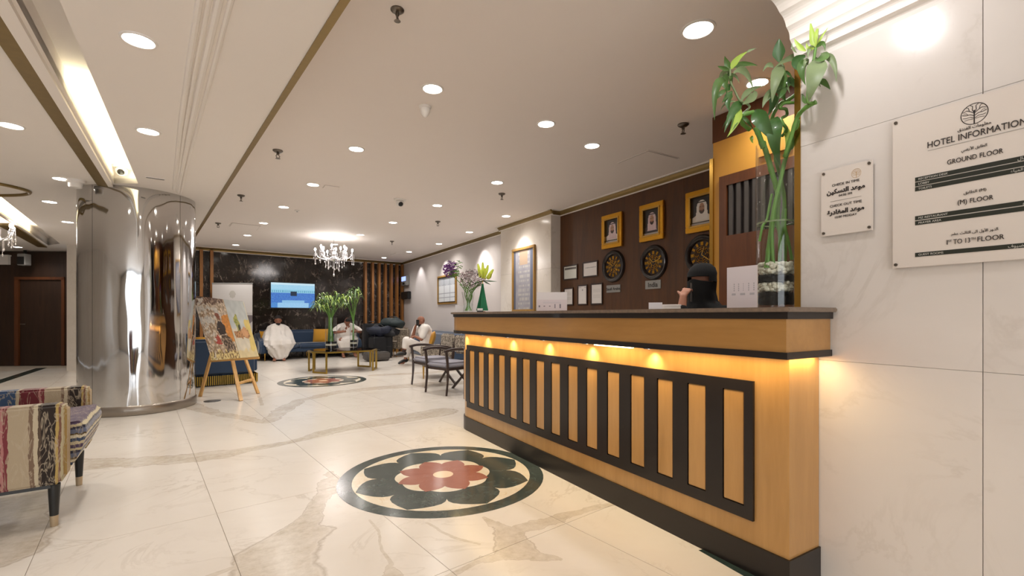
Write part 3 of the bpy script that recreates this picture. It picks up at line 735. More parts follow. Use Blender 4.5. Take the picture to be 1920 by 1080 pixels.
# cove tubes
lamp('AREA', (-1.04, 5.6, CL+.012), 5, (1, .92, .62), shape='RECTANGLE', size=.13, size_y=2.6, rot=(pi, 0, radians(4.0)), name='cove_tube')
pB = (coveB[0][0]+coveB[2][0])/2, (coveB[0][1]+coveB[2][1])/2
lamp('AREA', (pB[0], pB[1], CL+.03), 14, (1, .88, .58), shape='RECTANGLE', size=.4, size_y=3.0, rot=(pi, 0, GA), name='cove_tube')
# scallops on the walls beside the counter
for (px, py, x) in ((880, 435, 4.4), (949, 405, 4.3), (1000, 375, 4.3)):
    p = onz(px, py, CE)
def wash(x, y, e, sx=4.78):
    lamp('SPOT', (x, y, CE-.03), e, (1, .96, .95), spot_size=radians(82), spot_blend=.7, shadow_soft_size=.02, rot=(0, radians(-14), 0), name='wall_wash')
wash(4.42, 9.35, 48); wash(4.40, 11.6, 40); wash(4.20, 7.35, 38); wash(4.42, 13.6, 30)

def sprinkler(px, py, z, label, s=1.0):
    p = onz(px, py, z)
    t = thing('fire_sprinkler', label, 'sprinkler', tuple(p), random.random()*3, 'fire sprinklers')
    MB().lathe([(.034*s, 0), (.034*s, -.006*s), (.024*s, -.014*s), (.016*s, -.016*s), (0, -.016*s)], 16).build('escutcheon', 'chromed', t, smooth=True)
    MB().lathe([(.008*s, -.014*s), (.010*s, -.03*s), (.006*s, -.034*s)], 10).build('body', 'chromed', t)
    MB().tube([(-.003*s, 0, -.03*s), (-.014*s, 0, -.042*s), (-.004*s, 0, -.058*s)], .003*s, 6).tube([(.003*s, 0, -.03*s), (.014*s, 0, -.042*s), (.004*s, 0, -.058*s)], .003*s, 6).build('yoke', 'chromed', t)
    MB().lathe([(.016*s, -.058*s), (.017*s, -.060*s), (0, -.062*s)], 12).build('deflector', 'chromed', t)
M['chromed'] = mat('sprinkler_metal', '6e675f', .3, .9, var=.2)
for px, py, z, lb, s in ((745, 18, CE, 'large chrome fire sprinkler at the top of the photo', 1.0), (521, 282, CE, 'fire sprinkler near the gold ceiling strip, nearest the camera', 1.0), (452, 366, CE, 'fire sprinkler before the long air grille', 1.0), (409, 418, CE, 'fire sprinkler at the left end of the long air grille', 1.0), (941, 363, CE, 'fire sprinkler under the downlight by the panelled wall', 1.0), (1281, 233, CE, 'fire sprinkler right of the square ceiling hatch', 1.0), (821, 415, CE, 'fire sprinkler between the dome camera and the grey wall', 1.0), (735, 452, CE, 'fire sprinkler near the chandelier, before the slats', 1.0)):
    sprinkler(px, py, z, lb, 1.5 if px != 745 else 1.15)
p = onz(797, 200, CE); t = thing('smoke_detector', 'white cone-shaped smoke detector below the bright ceiling downlight', 'detector', tuple(p))
MB().lathe([(.052, 0), (.052, -.012), (.047, -.02)], 24).build('base', 'white', t, smooth=True)
MB().lathe([(.044, -.02), (.042, -.045), (.028, -.075), (.012, -.09), (0, -.092)], 24).build('cone', 'white', t, smooth=True)
p = onz(142, 338, CL); t = thing('smoke_detector', 'round white detector above the left edge of the steel column', 'detector', tuple(p))
MB().lathe([(.09, 0), (.09, -.02), (.08, -.03)], 28).build('base', 'white', t, smooth=True)
MB().lathe([(.065, -.03), (.065, -.07), (.055, -.085), (0, -.088)], 24).build('head', 'white', t, smooth=True)
def domecam(px, py, z, label, s=1.0):
    p = onz(px, py, z); t = thing('dome_camera', label, 'security camera', tuple(p))
    MB().lathe([(.06*s, 0), (.06*s, -.012), (.045*s, -.02)], 24).build('base', 'white', t, smooth=True)
    MB().ball((0, 0, -.035*s), (.04*s, .04*s, .035*s), 16, 10).build('dome', 'white', t, smooth=True)
    MB().ball((.0, -.018*s, -.045*s), .026*s, 12, 8).build('lens', 'dark', t, smooth=True)
domecam(228, 312, CL+.16, 'white and black security camera at the end of the lit ceiling recess', 1.5)
domecam(750, 374, CE, 'small dark security camera on the lounge ceiling', 1.6)
def plate(pts, z, name, label, cat, frame=.02, m='lounge', slot='joint', gap=.012):
    P = [onz(a, b, z) for a, b in pts]; c = sum(P, Vector())/4
    t = thing(name, label, cat, (c.x, c.y, z))
    q = [Vector((p.x-c.x, p.y-c.y, 0)) for p in P]
    def ring(k): return [(v.x*k, v.y*k) for v in q]
    MB().prism(ring(1.0), -.006, 0).build('frame', m, t); MB().prism(ring(.95), -.008, -.002).build('joint_line', slot, t); MB().prism(ring(.935), -.010, -.002).build('panel', m, t)
M['shadowgap'] = mat('shadow_gap', '8b8078', .8, var=0)
plate([(1157, 305), (1216, 281), (1274, 296), (1212, 317)], CE, 'ceiling_hatch', 'square white access hatch in the lounge ceiling before the panelled wall', 'ceiling hatch', slot='shadowgap')
plate([(604, 352), (609, 346), (637, 350), (634, 357)], CE, 'ceiling_hatch', 'small white access plate beside a downlight in the lounge ceiling', 'ceiling hatch', slot='shadowgap')
plate([(429, 424), (434, 417), (490, 423), (482, 432)], CE, 'air_grille', 'long flat air grille in the ceiling near the steel column', 'air grille', slot='shadowgap')
plate([(730, 478), (742, 474), (776, 476), (770, 481)], CE, 'air_grille', 'long flat air grille in the far ceiling above the slats', 'air grille', slot='shadowgap')
P = onz(291, 334, CL); t = thing('ceiling_slot', 'short dark slot in the lobby ceiling right of the dome camera', 'slot vent', tuple(P), GA)
MB().box((-.09, -.02, -.006), (.09, .02, 0)).build('frame', 'white', t); MB().box((-.08, -.012, -.008), (.08, .012, -.004)).build('opening', 'dark', t)
P = onz(557, 394, CE); t = thing('alarm_button', 'tiny white ceiling sensor beside a downlight left of the chandelier', 'sensor', tuple(P))
MB().lathe([(.04, 0), (.035, -.02), (0, -.022)], 16).build('cap', 'white', t, smooth=True)
MB().lathe([(.012, -.02), (.012, -.03), (0, -.031)], 10).build('lens', 'chrome', t, smooth=True)

def chandelier(base, zt, drop, R, arms, label, en):
    t = thing('crystal_chandelier', label, 'chandelier', (base.x, base.y, zt))
    zc = -drop
    MB().lathe([(.06, 0), (.06, -.01), (.02, -.04), (.008, -.05), (.008, zc+.1), (.03, zc+.08), (.04, zc+.02), (.03, zc-.04), (.045, zc-.08), (.02, zc-.13), (0, zc-.14)], 16).build('stem', 'chrome', t, smooth=True)
    cr = MB(); n = 0
    for k in range(arms):
        a = 2*pi*k/arms+.2; r = R*(1 if k % 2 else .72); z = zc+(.02 if k % 2 else .08)
        d = Vector((cos(a), sin(a), 0))
        pts = [Vector((0, 0, zc-.02))+d*.03, d*(r*.4)+Vector((0, 0, zc-.10)), d*(r*.8)+Vector((0, 0, zc-.06)), d*r+Vector((0, 0, z))]
        MB().tube(pts, .006, 6).build('arm', 'crystal', t, smooth=True)
        cup = MB().lathe([(.008, z), (.034, z+.012), (.034, z+.016), (.008, z+.02), (.010, z+.07), (0, z+.07)], 10, tuple(d*r)).build('candle_cup', 'crystal', t, smooth=True)
        MB().ball(tuple(d*r+Vector((0, 0, z+.105))), (.02, .02, .04), 8, 6).build('bulb', 'bulb', cup, smooth=True)
        for q in range(4):
            b = a+q*pi/2; e = d*r+Vector((.034*cos(b), .034*sin(b), 0)); L = random.choice((.08, .14, .2))
            cr.tube([e+Vector((0, 0, z+.01)), e+Vector((0, 0, z-L))], .0035, 4); cr.ball(tuple(e+Vector((0, 0, z-L-.02))), (.011, .011, .02), 6, 4)
        e = d*(r*.45); L = random.uniform(.15, .28)
        cr.tube([e+Vector((0, 0, zc-.06)), e+Vector((0, 0, zc-.06-L))], .004, 4); cr.ball(tuple(e+Vector((0, 0, zc-.08-L))), (.013, .013, .024), 6, 4)
    cr.tube([(0, 0, zc-.1), (0, 0, zc-.42)], .005, 4); cr.ball((0, 0, zc-.45), (.022, .022, .035), 8, 6)
    o = cr.build('crystal_drops', 'crystal', t, smooth=True); o['kind'] = 'stuff'
    lamp('POINT', (base.x, base.y, zt-drop+.18), en, (1, .93, .90), shadow_soft_size=.25, name='chandelier_glow')
ch = dep(626, 478, 10.6)
chandelier(Vector((ch.x, ch.y, 0)), CE, .42, .40, 12, 'crystal chandelier with white lit bulbs hanging in front of the television wall', 13)
ch = dep(-8, 400, 7.6)
chandelier(Vector((ch.x, ch.y, 0)), CL, .20, .26, 8, 'crystal chandelier cut off by the left edge of the photo', 10)
# wall speaker above the doors, camera on the column side
t = thing('wall_speaker', 'small grey speaker hanging above the left doors', 'speaker', tuple(dep(47, 498, 10.9)), -.5)
MB().box((-.09, -.1, 0), (.09, .06, .27)).build('cabinet', 'greyplastic' if 'greyplastic' in M else 'silver', t, bevel=.01); MB().box((-.075, -.108, .02), (.075, -.10, .2)).build('grille', 'dark', t); MB().box((-.02, -.02, .27), (.02, .02, .36)).build('bracket', 'dark', t)

# ================================================================== SIGNS ON THE MARBLE WALL
RX = Matrix.Rotation(pi/2, 4, 'X')
def at_sign(x, z, y=-.009): return Matrix.Translation((x, y, z)) @ RX
SX = WX-.018
def sign(y0, y1, z0, z1, label):
    t = thing('wall_sign', label, 'sign', (WX, y0, z0), -pi/2)
    W_ = y0-y1; H_ = z1-z0
    MB().box((0, -.018, 0), (W_, -.012, H_)).build('board', 'acryl', t, bevel=.0015)
    for (x, z) in ((.012, .014), (W_-.012, .014), (.012, H_-.014), (W_-.012, H_-.014)):
        MB().tube([(x, 0, z), (x, -.022, z)], .006, 12).build('standoff', 'chromed', t, smooth=True)
    return t
sg = sign(.839, .352, 1.392, 1.994, 'large white acrylic hotel information board with dark green bars')
def SL(px, py, t=sg):
    p = onx(px, py, SX); return (t.location.y-p.y, p.z-t.location.z)
def sbar(x0, z0, x1, z1, m, t, name='bar'): return MB().box((x0, -.0195, z0), (x1, -.0178, z1)).build(name, m, t)
W_ = .487; cxs = W_/2
def stext(s, x, z, h, m='ink', al='CENTER', bold=0.0, t=None, xs=1.0): return text(s, h/.72, m, t or sg, at_sign(x, z, -.0185), al, 'lettering', bold, xs)
def logo(t, cx, cz, rx, rz_, m):
    mb = MB(); N = 32; pts = [(cx+rx*cos(2*pi*k/N), -.0186, cz+rz_*sin(2*pi*k/N)) for k in range(N+1)]
    mb.tube(pts, rx*.035, 4)
    T = lambda x, z: (cx+x*rx, -.0186, cz+z*rz_)
    mb.tube([T(0, -.95), T(0, .1), T(0, .35)], rx*.05, 4)
    for s in (-1, 1):
        mb.tube([T(0, .1), T(s*.15, .4), T(s*.12, .75), T(s*.3, .9)], rx*.03, 4)
        mb.tube([T(0, .05), T(s*.3, .3), T(s*.55, .45), T(s*.85, .35)], rx*.03, 4); mb.tube([T(s*.35, .33), T(s*.45, .7), T(s*.6, .75)], rx*.025, 4)
        mb.tube([T(0, -.2), T(s*.3, .0), T(s*.6, .0), T(s*.9, .1)], rx*.03, 4); mb.tube([T(s*.45, .0), T(s*.6, .2), T(s*.8, .22)], rx*.02, 4)
        mb.tube([T(0, -.45), T(s*.3, -.25), T(s*.6, -.28), T(s*.85, -.22)], rx*.025, 4); mb.tube([T(s*.1, -.5), T(s*.4, -.45), T(s*.75, -.5)], rx*.02, 4)
    return mb.build('tree_emblem', m, t)
logo(sg, .244, .5395, .036, .037, 'ink')
def stext(s, x, z, h, m='ink', al='CENTER', bold=0.0, t=None, fit=None): return text(s, h/.72, m, t or sg, at_sign(x, z, -.0200), al, 'lettering', bold, 1.0, fit)
stext(arab('معلومات الفندق'), cxs, .488, .012, 'ink', fit=.088)
stext('HOTEL INFORMATION', cxs, .455, .024, fit=.262)
sbar(.113, .4445, W_-.113, .4455, 'silver', sg, 'rule')
stext(arab('الطابق الأرضي'), cxs, .412, .010, 'ink', fit=.068)
stext('GROUND FLOOR', cxs, .375, .018, fit=.148)
bx0 = .074; bx1 = W_-bx0
def barrow(z0, h, left, right):
    sbar(bx0, z0, bx1, z0+h, 'greenbar', sg)
    stext(left, bx0+.010, z0+.004, h-.008, 'wink', 'LEFT', t=sg)
    if right: text(arab(right), (h-.006)/.72, 'wink', sg, at_sign(bx1-.008, z0+.004, -.0200), 'RIGHT')
for k, (a, b) in enumerate((('RECEPTION DESK', 'الاستقبال'), ('LOBBY', ''), ('TOILETS', 'دورات المياه'))): barrow(.335-.019*k, .016, a, b)
stext(arab('الطابق')+' (M)', .246, .254, .010, 'ink', fit=.06); stext('(M) FLOOR', .246, .219, .017, fit=.094)
for k, (a, b) in enumerate((('MZ RESTAURANT', 'المطعم'), ('PRAYER AREA', ''))): barrow(.183-.0195*k, .016, a, b)
stext(arab('الدور الأول الى الثالث عشر'), cxs, .108, .010, 'ink', fit=.125)
for q_, x_, z_, h_, f_ in (('1', .170, .075, .018, None), ('ST', .178, .084, .008, .010), ('TO 13', .211, .075, .018, .046), ('TH', .242, .084, .008, .012), ('FLOOR', .286, .075, .018, .068)): stext(q_, x_, z_, h_, fit=f_)
barrow(.039, .016, 'GUEST ROOMS', 'غرف الضيوف')
ss = sign(1.108, .907, 1.560, 1.858, 'small white acrylic sign with check in and check out times')
logo(ss, .141, .255, .018, .019, 'gink')
for s, z, h, bo in (('CHECK IN TIME', .218, .011, 0), (arab('موعد التسكين'), .186, .019, .001), ('04:00 PM', .168, .010, 0), ('CHECK OUT TIME', .126, .011, 0), (arab('موعد المغادرة'), .094, .019, .001), ('12:00 MIDDAY', .074, .010, 0)):
    stext(s, .1, z, h, 'ink', 'CENTER', bo, ss)
sbar(.04, .152, .16, .1528, 'silver', ss, 'rule')

# ================================================================== FRAMES, CLOCKS, PLATES ON THE WALLS
def frame(name, label, cat, loc, rz, w_, h, b, mframe, fn, nx, ny, dpt=.03, mprint='print', glass_=False, group=None):
    t = thing(name, label, cat, loc, rz, group); mb = MB()
    for (x0, x1, z0, z1) in ((-w_/2, w_/2, 0, b), (-w_/2, w_/2, h-b, h), (-w_/2, -w_/2+b, b, h-b), (w_/2-b, w_/2, b, h-b)): mb.box((x0, -dpt, z0), (x1, 0, z1))
    mb.build('frame', mframe, t, bevel=min(.006, b*.2))
    if b > .05:
        m2 = MB(); k = b*.72
        for (x0, x1, z0, z1) in ((-w_/2+k, w_/2-k, k, b+.004), (-w_/2+k, w_/2-k, h-b-.004, h-k), (-w_/2+k, -w_/2+b+.004, b, h-b), (w_/2-b-.004, w_/2-k, b, h-b)): m2.box((x0, -dpt-.008, z0), (x1, -.002, z1))
        m2.build('inner_bead', 'brass', t, bevel=.003)
    printed('picture', mprint, nx, ny, w_-2*b+.002, h-2*b+.002, fn, t, 0, (0, -dpt*.4, b-.001)); return t
def portrait(cloth, robe, beard, seed):
    def f(u, v):
        x = u-.5; y = v
        c = (.02, .018, .02)
        if y < .13: return (.55, .5, .46) if y < .10 else c
        sh = .42-(.5*abs(x))**1.3
        if y < sh+.02 and abs(x) < .46: c = robe
        if (x/.25)**2+((y-.60)/.27)**2 < 1 or (abs(x) < .25+.1*(.6-y) and .18 < y < .62): c = cloth(u, v)
        if (x/.125)**2+((y-.60)/.17)**2 < 1: c = (.42, .24, .16)
        if (x/.12)**2+((y-.50)/.10)**2 < 1 and y < .53: c = beard
        if abs(y-.64) < .012 and .03 < abs(x) < .09: c = (.05, .03, .03)
        if abs(y-.52) < .012 and abs(x) < .04: c = (.3, .12, .1)
        if abs(y-.80) < .022 and abs(x) < .2: c = (.02, .02, .02)
        return c
    return f
chk = lambda u, v: (.55, .34, .38) if (int(u*30)+int(v*40)) % 2 else (.75, .66, .66)
wht = lambda u, v: (.82, .78, .74)
for y0, y1, cl, ro, bd, lb in ((5.378, 4.946, chk, (.7, .6, .58), (.06, .03, .02), 'leftmost gold framed portrait of a man in a checked headscarf'), (4.606, 4.187, chk, (.05, .04, .05), (.03, .015, .01), 'middle gold framed portrait of a bearded man in a dark robe'), (3.84, 3.40, wht, (.75, .68, .6), (.10, .07, .06), 'rightmost gold framed portrait of a man in a white headscarf')):
    frame('framed_portrait', lb, 'portrait', (4.78, (y0+y1)/2, 2.207), -pi/2, y0-y1, .50, .075, 'bgold', portrait(cl, ro, bd, 1), 40, 60, .04, 'foto')
def cert(head):
    def f(u, v):
        if head == 1 and .72 < v < .9 and .06 < u < .94: return (.12, .11, .10)
        if head == 2 and .6 < v < .68 and .12 < u < .9: return (.25, .24, .26) if int(u*37) % 3 else (.7, .68, .68)
        if head == 3 and (u-.5)**2*.5+(v-.78)**2 < .002: return (.3, .28, .28)
        if head == 3 and .9 < v < .95 and (u < .35 or u > .7): return (.4, .38, .38)
        if head >= 4 and .3 < v < .8 and int(v*40) % 3 == 0 and .15 < u < .85: return (.6, .58, .57)
        return (.66, .68, .64) if head == 1 else (.72, .69, .68)
    return f
for y0, y1, z0, z1, hd, lb in ((6.375, 5.99, 1.80, 2.05, 1, 'framed certificate with a dark heading band beside the marble pillar'), (5.86, 5.49, 1.81, 2.06, 2, 'framed white certificate with a line of bold writing, upper right'), (6.36, 6.10, 1.37, 1.67, 4, 'framed white certificate partly behind the desk info sign'), (5.99, 5.74, 1.37, 1.70, 3, 'middle framed certificate of the lower row with a small crest'), (5.66, 5.38, 1.37, 1.705, 5, 'framed certificate at the right end of the lower row')):
    frame('framed_certificate', lb, 'certificate', (4.78, (y0+y1)/2, z0), -pi/2, y0-y1, z1-z0, .022, 'darkwood', cert(hd), 40, 30, .018)
MB  # clocks
def clock(y, z, R, label, h1, h2):
    t = thing('wall_clock', label, 'clock', (4.78, y, z), -pi/2)
    Q = Matrix.Rotation(pi/2, 4, 'X')
    MB().lathe([(R, 0), (R, .012), (R*.93, .035), (R*.84, .03), (R*.78, .04), (R*.70, .022), (R*.69, .0)], 48, mtx=Q).build('rim', 'clockm', t, smooth=True)
    MB().lathe([(0, .006), (R*.72, .006)], 40, mtx=Q, cap=False).build('dial', 'clockd', t)
    for k in range(12):
        a = 2*pi*k/12; mb = MB(); r0, r1 = R*.46, R*.64
        for o in ((-1, 0, 1) if k % 3 else (-1.5, -.5, .5, 1.5)):
            ux, uz = cos(a), sin(a); px_, pz = -uz*o*R*.04, ux*o*R*.04
            mb.bar((ux*r0+px_, -.012, uz*r0+pz), (ux*r1+px_, -.012, uz*r1+pz), R*.022, .003, up=(0, 1, 0))
        mb.build('numeral', 'bgold', t)
    mb = MB()
    for rr in (R*.18, R*.30, R*.40): mb.tube([(rr*cos(2*pi*k/24), -.012, rr*sin(2*pi*k/24)) for k in range(25)], R*.012, 4)
    for k in range(8):
        a = 2*pi*k/8; mb.tube([(R*.18*cos(a), -.012, R*.18*sin(a)), (R*.3*cos(a+.3), -.012, R*.3*sin(a+.3)), (R*.42*cos(a), -.012, R*.42*sin(a))], R*.018, 4)
    mb.build('filigree', 'bgold', t)
    for a, L in ((h1, .4), (h2, .56)): MB().bar((0, -.018, 0), (R*L*cos(a), -.018, R*L*sin(a)), R*.04, .003, up=(0, 1, 0)).build('hand', 'brass', t)
clock(5.147, 1.932, .238, 'leftmost dark wall clock with gold numerals, above the first name plate', .8, 2.6)
clock(4.376, 1.915, .235, 'middle dark wall clock with gold numerals, above the India plate', 2.4, .3)
clock(3.62, 1.93, .245, 'rightmost dark wall clock partly hidden by the black veiled woman', 1.2, -.6)
def nplate(y0, y1, z0, z1, s, label, h):
    t = thing('name_plate', label, 'name plate', (4.78, y0, z0), -pi/2); W = y0-y1; H = z1-z0
    MB().box((0, -.012, 0), (W, 0, H)).build('plate', 'silver', t, bevel=.002)
    text(s, h/.72, 'ink', t, Matrix.Translation((W/2, -.013, (H-h)/2)) @ RX, 'CENTER', 'lettering', .001)
nplate(5.295, 5.0, 1.545, 1.655, 'Saudi Arabia', 'silver name plate under the leftmost clock', .042)
nplate(4.52, 4.25, 1.56, 1.675, 'India', 'silver name plate reading India under the middle clock', .065)
# pictures on the pillar and the grey wall
def writing(u, v):
    b = (.20, .19, .19); x = u-.5
    n = noise.noise(Vector((u*5, v*9, 3)))*.5+.5
    c = [.24+.12*n, .23+.12*n, .26+.12*n]
    if u > .82 or u < .1: c = [.10, .12, .18]
    elif .3 < u < .7 and v > .75: c = [.42, .30, .20]
    elif int(v*26) % 2 == 0 and .22 < u < .8 and noise.noise(Vector((u*30, int(v*26)*3.1, 0))) > -.1: c = [.42, .40, .38]
    return tuple(c)
frame('framed_calligraphy', 'tall narrow gilt framed calligraphy panel on the marble pillar', 'picture', (4.58, 7.33, 1.268), -pi/2, .80, 1.21, .05, 'frameg', writing, 30, 60, .04)
def chart(u, v):
    if v > .66: return (.40, .42, .45) if (u*3 % 1-.5)**2+((v-.83)/.35)**2 < .2 else (.30, .32, .35)
    return (.26, .27, .3) if (u*3 % 1 < .06 or (v*6) % 1 < .1) else (.56, .58, .60)
frame('framed_chart', 'gold framed chart with columns of small print on the grey wall', 'picture', (4.78, 11.53, 1.51), -pi/2, 1.3, .78, .06, 'frameg', chart, 36, 30, .03)
def disp(px0, px1, py0, py1, label, scr):
    a = onx(px0, py0, 4.78); b = onx(px1, py1, 4.78); t = thing('wall_dispenser', label, 'dispenser', (4.78, a.y, min(a.z, b.z)), -pi/2)
    W = max(.25, a.y-b.y); H = abs(a.z-b.z)
    MB().box((0, -.12, 0), (W, 0, H)).build('housing', 'dark' if not scr else 'silver', t, bevel=.015)
    MB().box((.03, -.125, H*.45), (W-.03, -.118, H-.04)).build('window', 'bluescr' if scr else 'dark', t); MB().box((W*.3, -.13, H*.1), (W*.7, -.118, H*.3)).build('lever', 'dark', t)
disp(759, 768, 518, 535, 'upper wall unit with a small blue screen near the far corner', True)
disp(758, 771, 548, 560, 'lower black wall dispenser near the far corner', False)

# ================================================================== TELEVISION, BANNER, EASEL
def tvfn(u, v):
    n = noise.noise(Vector((u*60, v*60, 1)))
    if .43 < u < .575 and .47 < v < .66: return (.015, .03, .06)
    if v > .74: return (.35+.1*n, .62+.1*n, .8) if v < .93 else (.55, .75, .85)
    if v > .60: 
        return (.12, .35, .50) if (int(u*44) % 2 and .62 < v < .70) else (.28, .58, .75)
    if v > .20: k = n; return (.05+.1*max(0, k), .16+.25*max(0, k), .55+.2*k) if v > .3 or abs(u-.5) > .25 else (.25, .5, .75)
    return (.3+.1*n, .55+.1*n, .8) if abs(u-.5) < .36 else (.08, .25+.2*n, .6)
pts = [onback(508, 531, .06), onback(590, 577, .06)]
ctrx = (pts[0]+pts[1])/2; wtv = (pts[1]-pts[0]).xy.length
t = thing('television', 'flat wall television showing a blue crowd scene', 'television', (ctrx.x, ctrx.y, onback(549, 577, .06).z-.03), GA)
htv = onback(549, 531, .06).z-onback(549, 577, .06).z+.06
MB().box((-wtv/2-.02, 0, 0), (wtv/2+.02, .06, htv)).build('housing', 'dark', t, bevel=.005)
printed('screen', 'screen', 90, 50, wtv, htv-.06, tvfn, t, 0, (0, -.003, .03))
def banner(u, v):
    if (u-.5)**2+((v-.86)*1.6)**2 < .006: return (.45, .43, .40)
    if .76 < v < .775 and .25 < u < .75: return (.5, .48, .46)
    if (u-.32)**2/.02+(v-.69)**2/.0012 < 1: return (.08, .10, .08)
    if u > .6 and .42 < v < .58 and abs(u-.84) < (v-.42)*1.6+.02: return (.16, .14, .15)
    if .6 < v < .62: return (.5, .48, .47)
    if .2 < v < .38 and int(v*60) % 3 == 0 and .1 < u < .8: return (.45, .44, .43)
    return (.60, .58, .57) if v > .62 else (.52, .50, .49)
bn = dep(436, 592, 12.1)
t = thing('rollup_banner', 'white roll-up banner with a black dish standing left of the television', 'banner', (bn.x, bn.y, 0), -.42)
MB().box((-.52, -.09, 0), (.52, .09, .07)).build('base', 'silver', t, bevel=.01); MB().tube([(0, .03, .05), (0, .03, 2.04)], .012, 8).build('pole', 'silver', t); MB().box((-.5, -.012, 2.03), (.5, .012, 2.06)).build('top_rail', 'silver', t)
printed('poster', 'print', 60, 120, .99, 1.97, banner, t, 0, (0, -.006, .065))
# easel with the printed boards
t = thing('easel', 'pale pine tripod easel beside the steel column', 'easel', (0, 0, 0))
def E_(px, py, d): return dep(px, py, d)
f1, f2, f3, f4 = onz(375, 744, 0), onz(452, 752, 0), onz(484, 738, 0), onz(462, 716, 0)
a1 = dep(421, 556, 7.72); a2 = dep(416, 556, 7.70); top = dep(418, 548, 7.74)
for f, o in ((f1, Vector((-.01, 0, 0))), (f2, Vector((.02, -.02, 0)))):
    pass
MB().bar(f1, dep(421, 575, 7.42), .038, .03).build('leg', 'easel', t); MB().bar(f2, dep(415, 575, 7.40), .045, .035).build('leg', 'easel', t); MB().bar(f3, dep(424, 575, 7.46), .038, .03).build('leg', 'easel', t)
MB().bar(onz(461, 712, .02)+Vector((0, 0, .02)), dep(432, 620, 8.1), .032, .03).build('leg', 'easel', t)
MB().bar(dep(447, 719, 6.72), dep(474, 711, 7.2), .04, .03).build('cross_bar', 'easel', t)
MB().bar(dep(395, 677, 6.76), dep(486, 671, 6.86), .04, .03).build('ledge', 'easel', t)
def paint(u, v):
    n = noise.noise(Vector((u*7, v*9, 0))); n2 = noise.noise(Vector((u*22, v*24, 5)))
    return n, n2
c0, c1, c2, c3 = dep(397, 676, 6.72), dep(485, 668, 6.82), dep(456, 566, 7.1), dep(361, 554, 7.0)   # bl br tr tl
nrm = (c1-c0).cross(c3-c0).normalized()
if nrm.y > 0: nrm = -nrm
def board(u0, u1, label, fn):
    def P(u, v): return (c0.lerp(c1, u)).lerp(c3.lerp(c2, u), v)
    o_ = P(u0, 0); t = thing('printed_board', label, 'board', tuple(o_))
    A = [P(u0, 0)-o_, P(u1, 0)-o_, P(u1, 1)-o_, P(u0, 1)-o_]
    MB().rings([[a-nrm*.012 for a in A], [a-nrm*.0 for a in A]]).build('board', 'print_edge', t)
    nx, ny = 50, 90; me = bpy.data.meshes.new('print'); vs = []; fs = []; data = []
    for j in range(ny+1):
        for i in range(nx+1): vs.append(tuple(P(u0+(u1-u0)*i/nx, j/ny)-o_+nrm*.0015))
    for j in range(ny):
        for i in range(nx):
            a = j*(nx+1)+i; fs.append((a, a+1, a+nx+2, a+nx+1)); data += list((*fn((i+.5)/nx, (j+.5)/ny)[:3], 1))*4
    me.from_pydata(vs, [], fs); me.materials.append(M['print']); at = me.color_attributes.new('print', 'FLOAT_COLOR', 'CORNER'); at.data.foreach_set('color', data)
    o = bpy.data.objects.new('print', me); COL.objects.link(o); o.parent = t
M['print_edge'] = mat('board_edge', 'd9c489', .6)
def fnA(u, v):
    n, n2 = paint(u, v); u += .10*noise.noise(Vector((u*5, v*7, 9))); v += .05*noise.noise(Vector((u*9, v*9, 2)))
    c = [.55+.2*n, .42+.2*n, .30+.2*n]
    if n2 > .12: c = [.75, .62, .48]
    if v > .9+.1*(u-.5): c = [.16, .09, .06] if n2 < .1 else [.4, .28, .2]
    if .55 < v < .85 and u < .75 and n > .0: c = [.72, .66, .58]
    if u > .78 and .25 < v < .72: c = [.72, .30, .08]
    if (u-.66)**2/.02+(v-.5)**2/.012 < 1: c = [.05, .035, .03]
    if (u-.62)**2/.006+(v-.68)**2/.003 < 1: c = [.28, .10, .06]
    if (u-.42)**2/.018+(v-.31)**2/.005 < 1: c = [.50, .09, .07]
    if (u-.74)**2/.035+(v-.22)**2/.03 < 1: c = [.10, .07, .05] if n2 < .08 else [.35, .25, .18]
    if v < .12: c = [.75, .60, .28] if n2 > -.1 else [.35, .22, .1]
    if .12 < v < .8 and u < .6 and noise.noise(Vector((u*14+v*10, v*16, 7))) > .28: c = [.40, .24, .13]
    if u < .4 and noise.noise(Vector((u*9-v*12, v*11, 4))) > .3: c = [.78, .70, .60]
    return [x*(1+.35*n2) for x in c]
def fnB(u, v):
    n, n2 = paint(u+3, v); u += .08*noise.noise(Vector((u*5, v*7, 9))); v += .05*noise.noise(Vector((u*8, v*9, 2)))
    c = [.62, .64, .62] if v > .5 else [.78, .70, .56]
    if u > .75 and v < .66: c = [.80, .62, .22]
    if (u-.36)**2/.012+(v-.58)**2/.03 < 1: c = [.30, .32, .10] if n2 > 0 else [.55, .50, .15]
    if (u-.42)**2/.004+(v-.46)**2/.012 < 1: c = [.08, .08, .05]
    if .12 < u < .85 and .33 < v < .45: c = [.62, .32, .15] if n2 > -.05 else [.30, .16, .08]
    if (u-.62)**2/.02+(v-.44)**2/.008 < 1: c = [.70, .38, .20]
    if v < .12: c = [.80, .66, .38]
    return [x*(1+.15*n) for x in c]
board(0, .595, 'left printed board with dark coffee and brown tones on the easel', fnA); board(.605, 1, 'right printed board with pale cups and sky tones on the easel', fnB)

# ================================================================== THINGS ON THE COUNTER
CT = 1.236
